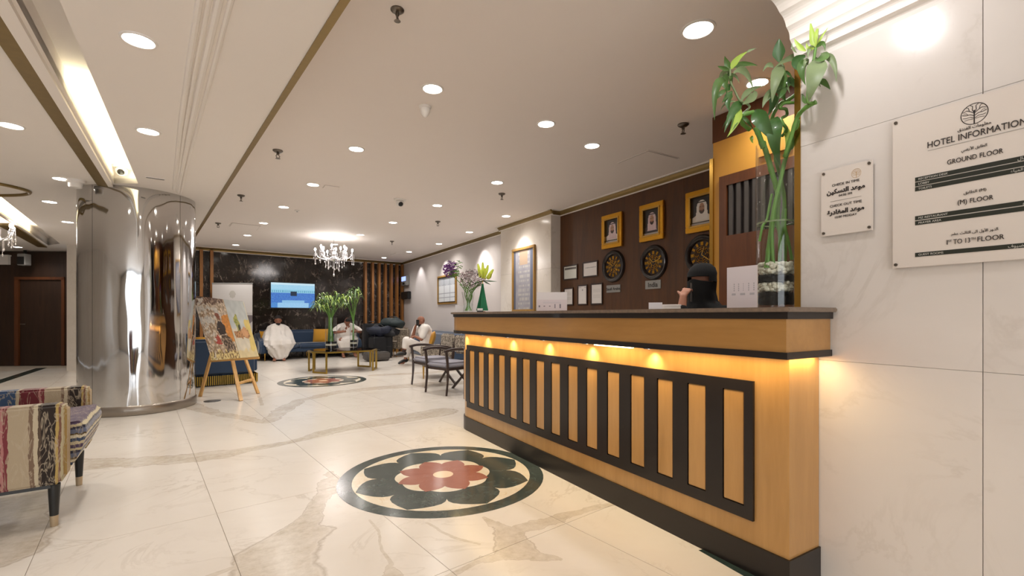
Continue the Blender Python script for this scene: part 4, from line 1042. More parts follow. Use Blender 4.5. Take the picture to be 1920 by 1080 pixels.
# --- tall vase
VC = Vector((2.357, 1.352, CT)); VR = .092; VH = .84
t = thing('tall_vase', 'tall clear glass cylinder vase of water holding the bamboo on the counter', 'vase', tuple(VC))
MB().lathe([(0, 0), (VR, 0), (VR, VH), (VR-.004, VH), (VR-.004, .012), (0, .012)], 48).build('glass', 'glass', t, smooth=True)
wl = .435
MB().lathe([(0, .013), (VR-.005, .013), (VR-.005, wl), (0, wl)], 40).build('water', 'water', t, smooth=True)
MB().lathe([(VR-.014, wl), (VR-.004, wl+.004), (VR-.004, wl-.004)], 40, cap=False).build('water_line', 'leafg', t, smooth=True)
def pebbles(z0, z1, m, label, nm, n, r):
    mb = MB()
    for k in range(n):
        a = random.random()*2*pi; rr = (VR-.008-r)*(random.random()**.22); z = random.uniform(z0+r, z1-r*.5)
        mb.ball((VC.x+rr*cos(a), VC.y+rr*sin(a), VC.z+z), (r*random.uniform(.8, 1.15), r*random.uniform(.8, 1.15), r*.75), 9, 6)
    o = mb.build(nm, m, smooth=True); tag(o, label, 'pebbles', kind='stuff')
def core(z0, z1): 
    return
pebbles(.014, .085, 'pebb', 'lower band of black glass pebbles in the tall vase', 'black_pebbles', 420, .010)
pebbles(.078, .135, 'pebw', 'lower band of white pebbles in the tall vase', 'white_pebbles', 230, .0125)
pebbles(.128, .172, 'pebb', 'upper band of black glass pebbles in the tall vase', 'black_pebbles', 240, .010)
pebbles(.166, .235, 'pebw', 'top layer of white pebbles in the tall vase', 'white_pebbles', 220, .0135)
# --- bamboo
t = thing('bamboo_plant', 'tall lucky bamboo with curly stems and drooping leaves in the glass vase', 'plant', (VC.x, VC.y, VC.z+.2))
O_ = Vector(t.location)
def zz(x, y, d): return dep(1330+x/4, 30+y/4, d)-O_
def vv(x, y, d): return dep(1400+x/3.175, 260+y/3.175, d)-O_
def smooth_path(pts, n=5):
    pts = [Vector(p) for p in pts]; P = [pts[0]*2-pts[1]]+pts+[pts[-1]*2-pts[-2]]; out = []
    for i in range(1, len(P)-2):
        for k in range(n):
            u = k/n; out.append(.5*((2*P[i])+(P[i+1]-P[i-1])*u+(2*P[i-1]-5*P[i]+4*P[i+1]-P[i+2])*u*u+(3*P[i]-P[i-1]-3*P[i+1]+P[i+2])*u**3))
    out.append(P[-2]); return out
def bstem(pts, r, name='stem', m='stem', nodes=True):
    q = smooth_path(pts, 6); rs = []
    for i in range(len(q)): rs.append(r*(1.16 if nodes and i % 5 == 0 else 1.0))
    return MB().tube(q, rs, 10).build(name, m, t, smooth=True)
D0 = 2.36
bstem([vv(120, 770, D0-.03), vv(135, 640, D0-.03), vv(165, 420, D0), vv(185, 330, D0), vv(150, 200, D0), vv(125, 110, D0), vv(95, 20, D0), zz(405, 990, D0), zz(375, 900, D0), zz(345, 835, D0)], .0125)
bstem([vv(195, 770, D0+.02), vv(200, 600, D0+.02), vv(185, 480, D0+.02), vv(195, 300, D0), vv(215, 180, D0-.02), vv(240, 90, D0-.06), zz(570, 1040, D0-.10), zz(615, 900, D0-.14), zz(660, 760, D0-.18), zz(720, 690, D0-.24), zz(800, 645, D0-.28)], .0095)
bstem([vv(160, 770, D0-.05), vv(150, 560, D0-.05), vv(165, 400, D0-.04), vv(205, 240, D0-.05), vv(225, 140, D0-.05), vv(250, 70, D0-.06), zz(620, 980, D0-.08), zz(645, 880, D0-.12), zz(668, 780, D0-.16)], .0085)
bstem([vv(225, 765, D0+.04), vv(228, 640, D0+.04), vv(215, 500, D0+.04), vv(225, 380, D0+.03), vv(200, 220, D0+.02), zz(500, 1080, D0), zz(490, 900, D0), zz(470, 770, D0), zz(525, 665, D0), zz(590, 630, D0-.04), zz(655, 585, D0-.1)], .009)
bstem([vv(270, 720, D0-.02), vv(245, 600, D0-.04), vv(228, 520, D0-.04), vv(232, 420, D0)], .007); bstem([vv(76, 610, D0-.02), vv(95, 520, D0-.04), vv(120, 480, D0-.02), vv(150, 330, D0)], .006)
bstem([zz(545, 900, D0-.02), zz(580, 850, D0-.06), zz(555, 810, D0-.09), zz(540, 770, D0-.06), zz(580, 745, D0-.02), zz(575, 700, D0-.06), zz(530, 690, D0-.1), zz(560, 655, D0-.1), zz(640, 650, D0-.1)], .007, 'curly_stem')
# shoots
bstem([zz(300, 850, D0-.02), zz(245, 800, D0-.06), zz(250, 745, D0-.1), zz(330, 720, D0-.1)], .010, 'curly_stem')
bstem([zz(250, 730, D0-.08), zz(300, 690, D0-.1), zz(285, 660, D0-.1), zz(230, 635, D0-.12), zz(190, 560, D0-.12), zz(158, 490, D0-.13), zz(155, 395, D0-.14)], .005, 'shoot', 'leafg', False)
bstem([zz(775, 650, D0-.27), zz(740, 640, D0-.28), zz(745, 500, D0-.25), zz(780, 350, D0-.26), zz(797, 240, D0-.27)], .006, 'shoot', 'stem', False)
bstem([zz(655, 590, D0-.1), zz(700, 590, D0-.16), zz(730, 650, D0-.22)], .003, 'shoot', 'leafg', False)
bstem([zz(500, 700, D0-.05), zz(540, 500, D0-.06), zz(560, 400, D0-.08), zz(530, 340, D0-.08)], .005, 'shoot', 'leafg', False)
def leaf(p0, p1, p2, wpx, d0, d1, d2, m='leafm', tilt=0.0):
    a, b, c = zz(*p0, d0), zz(*p1, d1), zz(*p2, d2); N = 12; mb = MB(); w_ = wpx/4/FPX*D0*.55
    vs = []; side0 = None
    for k in range(N+1):
        u = k/N; p = a*(1-u)**2+(b*2-a*.5-c*.5)*2*u*(1-u)+c*u*u
        tg = ((b*2-a*.5-c*.5)-a)*(1-u)+(c-(b*2-a*.5-c*.5))*u; tg.normalize()
        view = (p+O_-Vector((0, 0, CAMZ))).normalized()
        sd = tg.cross(view).normalized(); up = sd.cross(tg).normalized()
        sd = (sd*cos(tilt)+up*sin(tilt)).normalized(); up = sd.cross(tg).normalized()
        ww = w_*(min(1, (u+.03)/.34)**.75 if u < .31 else max(0, 1-((u-.31)/.69)**1.5))*.88+.0005
        vs += [p-sd*ww-up*ww*.28, p-sd*ww*.5-up*ww*.08, p, p+sd*ww*.5-up*ww*.08, p+sd*ww-up*ww*.28]
    fs = []
    for k in range(N):
        for j in range(4): q = 5*k+j; fs.append((q, q+1, q+6, q+5))
    mb.add(vs, fs); return mb.build('leaf', m, t, smooth=True)
d = D0-.14
for args in (
 ((155, 400), (130, 350), (115, 300), 40, d, d, d-.02, 'leafm'), ((165, 400), (205, 330), (292, 262), 45, d, d-.02, d-.05, 'leafl'), ((280, 275), (310, 255), (352, 243), 16, d-.05, d-.05, d-.06, 'leafg'),
 ((170, 390), (260, 360), (362, 372), 38, d, d+.03, d+.06, 'leafm'), ((150, 405), (100, 390), (62, 376), 28, d, d-.03, d-.05, 'leafm'), ((140, 420), (98, 432), (72, 485), 34, d, d+.03, d+.05, 'leafg'),
 ((120, 490), (52, 540), (40, 782), 62, d, d-.04, d-.04, 'leafm'), ((132, 430), (115, 500), (150, 565), 55, d, d+.02, d, 'leafm'), ((168, 570), (138, 630), (152, 718), 55, d, d-.02, d-.02, 'leafd'),
 ((180, 430), (262, 415), (332, 555), 48, d, d+.03, d+.06, 'leafg'), ((250, 655), (180, 710), (112, 875), 70, d+.04, d, d-.02, 'leafd'), ((228, 690), (205, 790), (133, 908), 48, d+.02, d-.03, d-.04, 'leafl'), ((212, 760), (190, 800), (150, 890), 50, d, d-.03, d-.04, 'leafm'),
 ((192, 640), (125, 655), (82, 712), 16, d, d, d, 'leafg'), ((240, 640), (300, 560), (405, 525), 42, d+.03, d+.06, d+.1, 'leafg'), ((250, 660), (330, 600), (330, 560), 60, d, d+.05, d+.08, 'leafg'),
 ((528, 345), (520, 250), (525, 168), 84, D0-.08, D0-.09, D0-.10, 'leafd'), ((480, 385), (440, 368), (402, 416), 34, D0-.1, D0-.1, D0-.1, 'leafg'), ((700, 300), (600, 318), (486, 388), 46, D0-.14, D0-.12, D0-.12, 'leafg'),
 ((540, 375), (500, 470), (470, 650), 85, D0-.1, D0-.14, D0-.12, 'leafg'), ((560, 400), (530, 520), (575, 640), 90, D0-.08, D0-.10, D0-.06, 'leafm'), ((505, 560), (440, 600), (398, 690), 62, D0-.1, D0-.1, D0-.1, 'leafg'),
 ((560, 590), (600, 490), (672, 572), 70, D0-.06, D0-.04, D0-.04, 'leafd'), ((335, 712), (400, 800), (492, 960), 108, D0-.1, D0-.14, D0-.1, 'leafd'), ((520, 760), (485, 900), (535, 1130), 105, D0-.1, D0-.13, D0-.02, 'leafd'),
 ((470, 590), (478, 650), (435, 760), 60, D0-.06, D0-.05, D0-.04, 'leafd'), ((560, 820), (585, 900), (570, 990), 40, D0-.04, D0-.05, D0-.04, 'leafl'),
 ((825, 320), (790, 450), (742, 650), 118, D0-.30, D0-.36, D0-.32, 'leafg'), ((740, 340), (690, 390), (722, 520), 60, D0-.27, D0-.27, D0-.26, 'leafm'), ((850, 290), (925, 340), (952, 492), 42, D0-.30, D0-.34, D0-.35, 'leafg'), ((870, 270), (850, 310), (790, 335), 60, D0-.3, D0-.34, D0-.33, 'leafm'),
 ((825, 475), (868, 505), (908, 552), 36, D0-.30, D0-.32, D0-.34, 'leafm'), ((725, 262), (672, 225), (636, 168), 30, D0-.27, D0-.25, D0-.24, 'leafl'), ((720, 300), (650, 350), (690, 420), 66, D0-.25, D0-.22, D0-.22, 'leafd'), ((655, 275), (625, 240), (620, 200), 12, D0-.25, D0-.22, D0-.22, 'leafg'),
 ((795, 235), (775, 160), (758, 38), 44, D0-.27, D0-.27, D0-.26, 'leafl'), ((800, 220), (800, 140), (825, 70), 26, D0-.27, D0-.28, D0-.27, 'leafl'), ((805, 225), (840, 160), (892, 84), 14, D0-.27, D0-.3, D0-.31, 'leafl'), ((790, 235), (745, 245), (728, 200), 24, D0-.27, D0-.28, D0-.27, 'leafl'), ((800, 240), (850, 205), (868, 262), 30, D0-.27, D0-.3, D0-.31, 'leafm'), ((790, 240), (750, 250), (740, 320), 30, D0-.27, D0-.28, D0-.28, 'leafg'),
 ((700, 590), (715, 640), (745, 655), 24, D0-.2, D0-.24, D0-.26, 'leafm'), ((325, 900), (318, 925), (330, 955), 26, D0-.02, D0-.04, D0-.04, 'leafl')):
    leaf(*args)
rl = random.Random(11)
for (cx, cy, dd_, n_l) in ((150, 480, D0-.13, 6), (560, 450, D0-.1, 6), (240, 720, D0-.1, 4), (760, 400, D0-.26, 4)):
    for k in range(n_l):
        a = rl.uniform(-2.6, 2.6); x0, y0 = cx+rl.uniform(-25, 25), cy+rl.uniform(-60, 90); Ln = rl.uniform(90, 150)
        leaf((x0, y0), (x0+sin(a)*Ln*.5, y0-cos(a)*Ln*.35+8), (x0+sin(a)*Ln*.9, y0-cos(a)*Ln*.2+Ln*.55), rl.uniform(22, 36), dd_, dd_+rl.uniform(-.04, .05), dd_+rl.uniform(-.06, .06), rl.choice(('leafm', 'leafg', 'leafd')))
# --- info signs and cards on the counter
def lines_sign(kind):
    def f(u, v):
        c = (.72, .66, .68) if kind else (.74, .72, .74)
        if kind == 1:
            if .13 < v < .38:
                for cx in (.08, .24, .42, .60, .77):
                    if abs(u-cx) < .022 and abs(v-.27) < (.11 if cx in (.60, .77) else .05 if cx < .1 else .025): return (.22, .18, .2)
            if (.44 < v < .46 or .52 < v < .54) and .2 < u < .8: return (.55, .5, .52)
            return (.70, .60, .60) if v < .62 else (.74, .68, .66)
        if kind == 2:
            if .40 < v < .60 and any(abs(u-c) < .014 for c in (.25, .4, .56, .73, .9)) and int(v*40) % 2: return (.4, .38, .4)
            if .63 < v < .64 and .15 < u < .8: return (.5, .48, .5)
            if .31 < v < .37 and (.16 < u < .3 or .45 < u < .62 or .76 < u < .92): return (.45, .43, .46)
        return c
    return f
def stand_sign(loc, rz, w_, h, kind, label, name='desk_sign'):
    t = thing(name, label, 'sign', loc, rz)
    MB().box((-w_/2, .0, 0), (w_/2, .004, h)).build('panel', 'acryl', t); MB().box((-w_/2, 0, 0), (w_/2, .06, .004)).build('foot', 'acryl', t)
    printed('sheet', 'print', 60, 60, w_-.002, h-.002, lines_sign(kind), t, 0, (0, -.0008, .001))
pa = onx(1363, 540, 2.20); pb = onx(1420, 540, 2.20)
stand_sign((2.20, (pa.y+pb.y)/2, CT), -pi/2, pa.y-pb.y, .215, 2, 'tall white info card on the counter beside the bamboo vase')
q = dep(1035, 583, 3.95); stand_sign((q.x, q.y, CT), -.62, .255, .165, 1, 'pinkish white icon info sign on the counter in front of the certificates')
q = dep(1229, 579, 3.0); stand_sign((q.x, q.y, CT), -.8, .085, .05, 0, 'small white card standing on the counter near the veiled woman', 'desk_card')
q = dep(1257, 579, 3.05)
t = thing('card_box', 'low white plastic box on the counter below the veiled woman', 'box', (q.x, q.y, CT), -.75)
MB().box((-.062, -.02, 0), (.062, .05, .028)).build('box', 'white', t, bevel=.003); MB().box((-.066, -.024, .028), (.066, .054, .038)).build('lid', 'white', t, bevel=.003)
q = dep(865, 585, 5.35); stand_sign((q.x, q.y, CT), -.3, .14, .085, 0, 'blank white card behind the flower vase', 'desk_card')
q = dep(900, 584, 4.85)
t = thing('business_card_holder', 'small dark card holder with white cards beside the green flag', 'card holder', (q.x, q.y, CT), -.4)
MB().box((-.032, -.015, 0), (.032, .02, .018)).build('holder', 'dark', t, bevel=.002); MB().box((-.028, -.005, .014), (.028, .01, .042)).build('cards', 'paper', t)
# flag
q = dep(905, 584, 5.0)
t = thing('table_flag', 'green flag draped around its pole on the counter behind the flowers', 'flag', (q.x, q.y, CT))
rings = []
for k in range(9):
    u = k/8; z = .05+.26*(1-u); rr = .008+.050*u**1.1
    rings.append([Vector((rr*(1+.22*sin(5*2*pi*i/24+u))*cos(2*pi*i/24), rr*(1+.22*sin(5*2*pi*i/24+u))*sin(2*pi*i/24), z-.03*u)) for i in range(24)])
MB().rings(rings).build('cloth', 'flag', t, smooth=True); MB().tube([(0, 0, 0), (0, 0, .33)], .004, 8).build('pole', 'brass', t, smooth=True); MB().ball((0, 0, .335), .008, 8, 6).build('finial', 'brass', t, smooth=True); MB().lathe([(.03, 0), (.03, .012), (0, .014)], 16).build('base', 'brass', t, smooth=True)
# flower vase
FV = dep(878, 585, 5.0); FV.z = CT
t = thing('flower_vase', 'flared clear glass vase of flower stems on the far end of the counter', 'vase', tuple(FV))
MB().lathe([(0, 0), (.055, 0), (.050, .06), (.055, .14), (.072, .22), (.069, .22), (.051, .14), (.046, .06), (.050, .01), (0, .01)], 32).build('glass', 'glass', t, smooth=True)
MB().lathe([(0, .011), (.048, .011), (.045, .06), (.047, .10), (0, .10)], 24).build('water', 'water', t, smooth=True)
t = thing('bouquet', 'bouquet of purple, dusty pink and lime flowers in the flared glass vase', 'flowers', tuple(FV)); O2 = Vector(FV)
def fd(px, py, d=5.0): return dep(px, py, d)-O2
rr = random.Random(3); mb = MB()
for k in range(16):
    a = rr.random()*6.28; b = Vector((.035*cos(a), .035*sin(a), .02)); c = Vector((.045*cos(a+2.4), .045*sin(a+2.4), .21)); e = fd(rr.uniform(860, 905), rr.uniform(520, 535), 5+rr.uniform(-.08, .08))
    mb.tube(smooth_path([b, (b+c)/2*.8, c, e], 4), .0035, 5)
mb.build('stems', 'sprig', t, smooth=True)['kind'] = 'stuff'
def blob(cx, cy, rx, ry, n, rb, m, name, flat=.8, petals=False):
    mb = MB(); c = fd(cx, cy)
    for k in range(n):
        v = Vector((rr.gauss(0, 1), rr.gauss(0, 1), rr.gauss(0, 1))).normalized()*(rr.random()**.25)
        p = c+RT*v.x*rx*5/FPX+FW*v.y*rx*5/FPX*.9+Vector((0, 0, v.z*ry*5/FPX))
        r = rb*rr.uniform(.6, 1.2)
        if petals:
            for q in range(4):
                a = q*pi/2+rr.random(); d_ = Vector((cos(a), sin(a), rr.uniform(-.4, .6)))*r; mb.add([p, p+d_+Vector((0, 0, r*.4)), p+d_*1.6, p+d_-Vector((0, 0, r*.3))+Vector((-d_.y, d_.x, 0))*.3], [(0, 1, 2, 3)])
        else: mb.ball(tuple(p), (r, r, r*flat), 6, 4)
    o = mb.build(name, m, t, smooth=not petals); o['kind'] = 'stuff'; return o
blob(886, 523, 27, 19, 420, .0055, 'pinkf', 'pink_florets'); blob(886, 523, 24, 17, 240, .008, 'darkleaf' if 'darkleaf' in M else 'bagb', 'dry_twigs', petals=True)
blob(846, 503, 14, 14, 150, .010, 'purple', 'purple_florets', petals=True); blob(842, 507, 12, 14, 120, .009, 'purple', 'purple_florets')
blob(852, 514, 11, 9, 100, .010, 'sprig', 'leaf_sprigs', petals=True); blob(860, 497, 7, 9, 40, .009, 'sprig', 'leaf_sprigs', petals=True)
MB().tube([fd(846, 515), fd(862, 530), fd(873, 548)], .004, 6).build('stem', 'sprig', t, smooth=True)
for (x0, y0, x1, y1) in ((900, 520, 896, 495), (904, 520, 905, 492), (908, 520, 915, 497), (912, 522, 925, 505), (905, 522, 898, 503), (915, 523, 921, 512), (908, 523, 909, 503)):
    a = fd(x0, y0, 4.95); b = fd(x1, y1, 4.93+rr.uniform(-.05, .05)); q = smooth_path([a, (a+b)/2+RT*.004, b], 4)
    MB().tube(q, [.004+.014*sin(pi*min(1, i/(len(q)-1)*.8+.12)) for i in range(len(q))], 8).build('lily', 'lilyf', t, smooth=True)
for (x1, y1) in ((932, 528), (920, 534), (880, 536), (893, 540)): 
    a = fd(905, 526); b = fd(x1, y1); MB().tube([a, (a+b)/2, b], [.003, .009, .001], 5).build('leaf', 'leafd', t, smooth=True)

# ================================================================== LOUNGE FURNITURE
def rounded(a, b, name, m, parent, bev=.04, seg=3): return MB().box(a, b).build(name, m, parent, smooth=True, bevel=bev, seg=seg)
def sofa(loc, rz, w_, label, high_left=False, back_h=.80, d_=.86):
    t = thing('sofa', label, 'sofa', loc, rz)
    rounded((-w_/2+.1, -d_+.05, .20), (w_/2-.1, -.1, .32), 'base', 'blue', t, .03)
    n = max(2, round(w_/.95))
    for k in range(n):
        x0 = -w_/2+.17+(w_-.34)*k/n; x1 = -w_/2+.17+(w_-.34)*(k+1)/n
        rounded((x0+.004, -d_, .30), (x1-.004, -.24, .44), 'seat_cushion', 'blue', t, .045)
    rounded((-w_/2+.06, -.26, .2), (w_/2-.06, 0, back_h), 'backrest', 'blue', t, .08)
    for s in (-1, 1):
        h = back_h-.08 if not (high_left and s == 1) else back_h+.2
        prof = [(-d_+.02, .19), (-d_-.01, .36), (-d_+.06, .52), (-.45, .62), (-.22, h), (-.02, h), (-.02, .19)]
        x = s*(w_/2-.09)
        MB().ext([Vector((0, a, b)) for a, b in prof], (x-.08, 0, 0), (x+.08, 0, 0)).build('arm', 'blue', t, smooth=True, bevel=.035, seg=3)
    for x in (-w_/2+.15, 0, w_/2-.15):
        for y in (-d_+.08, -.1): MB().lathe([(.014, 0), (.022, .2)], 10, (x, y, 0)).build('leg', 'brass', t, smooth=True)
    return t
def cushion(c, rz, tilt, s, label, m='mustard'):
    t = thing('cushion', label, 'cushion', tuple(c), rz)
    N = 10; vs = []; fs = []
    for side in (1, -1):
        for j in range(N+1):
            for i in range(N+1):
                u = i/N*2-1; v = j/N*2-1; b = (1-abs(u)**2.5)*(1-abs(v)**2.5)
                pin = 1-.06*(1-abs(u*v)); p = Vector((u*s/2*pin, side*(.004+.07*b**.6), v*s/2*pin)); p = Matrix.Rotation(tilt, 3, 'X') @ p
                vs.append(p+Vector((0, 0, s/2)))
    K = (N+1)**2
    for q in range(2):
        for j in range(N):
            for i in range(N): a = q*K+j*(N+1)+i; fs.append((a, a+1, a+N+2, a+N+1))
    ed_ = [i for i in range(N+1)]+[(N+1)*j+N for j in range(1, N+1)]+[(N+1)*N+i for i in range(N-1, -1, -1)]+[(N+1)*j for j in range(N-1, 0, -1)]
    for a, b in zip(ed_, ed_[1:]+ed_[:1]): fs.append((a, b, b+K, a+K))
    MB().add(vs, fs).build('cover', m, t, smooth=True)
    MB().tube([Matrix.Rotation(tilt, 3, 'X') @ Vector((x*s/2, 0, z*s/2))+Vector((0, 0, s/2)) for x, z in ((-.96, -.96), (.96, -.96), (.96, .96), (-.96, .96), (-.96, -.96))], .006, 6).build('piping', m, t)
# against the black marble wall
sb = BWP-G2*3.15-G1*.12
sofa((sb.x, sb.y, 0), GA, 2.75, 'long navy velvet sofa below the television')
# its seats face the camera; position helpers in the sofa frame
def onsofa(x, y, z): return Vector((sb.x, sb.y, 0))+G2*x+G1*y+Vector((0, 0, z))
cushion(onsofa(-1.12, -.42, .43), GA+.5, -.25, .36, 'mustard cushion at the left end of the sofa, beside the draped man')
cushion(onsofa(.30, -.42, .40), GA-.6, -.2, .42, 'mustard cushion on the sofa standing between the two robed men')
sofa((4.72, 11.0, 0), -pi/2, 2.7, 'navy velvet sofa along the grey right wall under the bald man', high_left=False)
cushion((4.05, 10.72, .43), -pi/2-.3, -.3, .40, 'mustard cushion on the right sofa behind the bald man')
# near left sofa, back towards us, gold fringe
lx_ = Vector((.27, 9.44, 0))
t = thing('sofa', 'navy velvet sofa with gold fringe seen from behind between column and easel', 'sofa', (lx_.x, lx_.y, 0), GA)
rounded((-2.1, 0, .17), (0, .2, .80), 'backrest', 'blue', t, .05); rounded((-2.1, .1, .17), (0, .95, .34), 'base', 'blue', t, .04)
for k in range(2): rounded((-1.92+.88*k, .2, .33), (-1.05+.88*k, .93, .46), 'seat_cushion', 'blue', t, .05)
rounded((-.2, .05, .17), (.02, .93, .62), 'arm', 'blue', t, .06); rounded((-2.12, .05, .17), (-1.9, .93, .62), 'arm', 'blue', t, .06)
fr = MB()
for k in range(70): fr.tube([(-2.08+.03*k, .0, .175), (-2.08+.03*k, .0, .02)], .011, 5)
for k in range(28): fr.tube([(.01, .03+.032*k, .175), (.01, .03+.032*k, .02)], .011, 5)
fr.build('gold_fringe', 'brushed', t, smooth=True)['kind'] = 'stuff'
MB().box((-2.0, .06, .0), (-.06, .85, .17)).build('plinth', 'dark', t)
cushion(Vector((lx_.x, lx_.y, .46))-G2*.72+G1*.38, GA, .3, .38, 'mustard cushion peeping over the near left sofa back')

# coffee table
tc = Vector((1.98, 10.72, 0))
t = thing('coffee_table', 'long gold framed coffee table with smoked glass top', 'table', tuple(tc), GA-.05)
LX, LY, TH_ = .68, .52, .46
octo = [(-LX, -LY*.35), (-LX*.7, -LY), (LX*.7, -LY), (LX, -LY*.35), (LX, LY*.35), (LX*.7, LY), (-LX*.7, LY), (-LX, LY*.35)]
mb = MB()
for a, b in zip(octo, octo[1:]+octo[:1]): mb.bar((a[0], a[1], TH_-.025), (b[0], b[1], TH_-.025), .05, .03)
mb.build('rim', 'brushed', t)
MB().prism([(x*.97, y*.97) for x, y in octo], TH_-.012, TH_).build('top', 'tabletop', t)
for i in (0, 2, 4, 6):
    a = Vector((*octo[(i) % 8], 0)); b = Vector((*octo[(i+1) % 8], 0)); a = a.lerp(b, .05); b = a.lerp(b, .95); f = MB()
    for (p, q) in (((a.x, a.y, 0), (a.x, a.y, TH_-.03)), ((b.x, b.y, 0), (b.x, b.y, TH_-.03)), ((a.x, a.y, .016), (b.x, b.y, .016))): f.bar(p, q, .034, .034)
    f.build('leg_frame', 'brushed', t)
def greens(c, h, r, label1, label2, n, seed, spread, top):
    t = thing('glass_vase', label1, 'vase', tuple(c)); rnd = random.Random(seed)
    MB().lathe([(0, 0), (r, 0), (r, h), (r-.004, h), (r-.004, .01), (0, .01)], 24).build('glass', 'glass', t, smooth=True)
    MB().lathe([(0, .012), (r-.008, .012), (r-.008, .08), (0, .08)], 20).build('dark_pebbles', 'pebb', t, smooth=True)
    MB().lathe([(0, .08), (r-.008, .08), (r-.008, .12), (0, .125)], 20).build('white_pebbles', 'pebw', t, smooth=True)
    MB().lathe([(0, .12), (r-.008, .12), (r-.008, .17), (0, .17)], 20).build('dark_pebbles', 'pebb', t, smooth=True)
    g = thing('green_arrangement', label2, 'plant', (c.x, c.y, c.z+.15))
    st = MB(); lf = MB(); lf2 = MB()
    for k in range(n):
        a = rnd.random()*6.28; q = r*.6*rnd.random(); b = Vector((q*cos(a), q*sin(a), 0)); a2 = rnd.random()*6.28
        e = Vector((spread*rnd.random()**.6*cos(a2), spread*rnd.random()**.6*sin(a2), top*rnd.uniform(.75, 1.0)-.15)); m_ = Vector((b.x*.5+e.x*.15, b.y*.5+e.y*.15, h*.8))
        path = smooth_path([b, m_, e], 5); st.tube(path, .007, 5)
        for s in range(11):
            z = rnd.uniform(-.26, .02); p0 = e+Vector((0, 0, z))*.6; aa = rnd.random()*6.28; L = rnd.uniform(.14, .26)
            d_ = Vector((cos(aa), sin(aa), 0)); p1 = p0+d_*L*.5+Vector((0, 0, L*.30)); p2 = p0+d_*L*.95+Vector((0, 0, -L*.35)); w_ = .014; sd = Vector((-d_.y, d_.x, 0))*w_
            (lf if s % 3 else lf2).add([p0, p1-sd, p1+sd, p2], [(0, 1, 2), (1, 3, 2)])
    st.build('stems', 'stem', g, smooth=True)['kind'] = 'stuff'; lf.build('leaves', 'leafm', g)['kind'] = 'stuff'; lf2.build('leaves', 'leafl', g)['kind'] = 'stuff'
c = dep(621, 656, 10.3); c.z = TH_; greens(c, .70, .125, 'wide glass vase nearest the camera on the coffee table', 'bushy green bamboo arrangement in front of the bending man', 15, 4, .30, 1.32)
c = dep(663, 652, 10.9); c.z = TH_; greens(c, .62, .085, 'narrower glass vase at the right end of the coffee table', 'slender green bamboo arrangement right of the bushy one', 8, 9, .17, 1.38)

# striped armchair in the near left corner
t = thing('armchair', 'armchair in multicoloured striped fabric with black brass-tipped legs at the left edge', 'armchair', (-.896, 3.999, 0), .086)
def armpanel(y0, y1):
    prof = [(-.86, .25), (-.86, .70), (-.008, .70), (.012, .68), (.012, .30), (-.015, .25)]
    return MB().ext([Vector((a, 0, b)) for a, b in prof], (0, y0, 0), (0, y1, 0)).build('arm', 'striped', t, smooth=True, bevel=.018, seg=3)
armpanel(-.46, -.34); armpanel(.34, .46)
prof = [(-.78, .26), (-.78, .52), (-.1, .565), (.04, .575), (.066, .565), (.08, .535), (.077, .49), (.058, .41), (.03, .34), (-.01, .28), (-.06, .26)]
MB().ext([Vector((a, 0, b)) for a, b in prof], (0, -.335, 0), (0, .335, 0)).build('seat', 'striped_seat', t, smooth=True, bevel=.02, seg=3)
MB().box((-.98, -.46, .25), (-.80, .46, .98)).build('backrest', 'striped', t, smooth=True, bevel=.04, seg=3)
MB().box((-.88, -.42, .225), (-.06, .42, .26)).build('seat_frame', 'dark', t)
for (x, y) in ((-.05, -.39), (-.05, .39), (-.88, -.39), (-.88, .39)):
    lg = MB().lathe([(.0195, .06), (.028, .24)], 14, (x, y, 0)).build('leg', 'dark', t, smooth=True); MB().lathe([(.0175, 0), (.0200, .062)], 14, (x, y, 0)).build('brass_tip', 'palebrass', lg, smooth=True)

# small patterned chairs and luggage
def tub(loc, rz, label, m, s=1.0):
    t = thing('tub_chair', label, 'armchair', loc, rz)
    rounded((-.30*s, -.62*s, .22), (.30*s, -.08*s, .44), 'seat', m, t, .05); rounded((-.34*s, -.14*s, .25), (.34*s, 0, .84), 'backrest', m, t, .06)
    for x in (-1, 1): rounded(((x*.34-.05)*s, -.60*s, .25), ((x*.34+.05)*s, -.06*s, .62), 'arm', m, t, .04)
    for x in (-.26, .26):
        for y in (-.55, -.08): MB().lathe([(.010, 0), (.018, .24)], 10, (x*s, y*s, 0)).build('leg', 'brass', t, smooth=True)
q = onz(745, 668, 0); tub((q.x+.25, q.y+.35, 0), -1.0, 'black and cream patterned tub chair between the bags and the bald man', 'floral')
tub((3.62, 8.5, 0), -1.9, 'zebra patterned tub chair partly behind the counter end', 'zebra')
def suitcase(px, py, d_, w_, dp, h, rz, m, label):
    p = dep(px, py, d_); t = thing('suitcase', label, 'suitcase', (p.x, p.y, 0), rz)
    rounded((-w_/2, -dp/2, .03), (w_/2, dp/2, h), 'shell', m, t, .03); MB().tube([(-.09, 0, h), (-.09, 0, h+.05), (.09, 0, h+.05), (.09, 0, h)], .012, 6).build('handle', 'dark', t)
    for x in (-1, 1): MB().lathe([(.025, -.012), (.025, .012)], 10, (x*w_*.4, -dp*.35, .03), Matrix.Identity(4)).build('wheel', 'dark', t)
    MB().box((-w_/2+.03, -dp/2-.006, h*.35), (w_/2-.03, -dp/2+.002, h*.38)).build('zip', 'dark', t)
suitcase(697, 665, 13.3, .48, .34, .98, .0, 'bagd', 'black suitcase standing at the foot of the slats')
suitcase(708, 665, 12.9, .42, .30, .62, .3, 'bagd', 'smaller black suitcase in front of the luggage pile')
suitcase(722, 665, 13.2, .40, .34, .90, -.2, 'bagd', 'upright black suitcase right in the luggage pile')
suitcase(706, 671, 12.3, .62, .40, .24, .1, 'bagb', 'flat grey and brown case lying before the luggage pile')
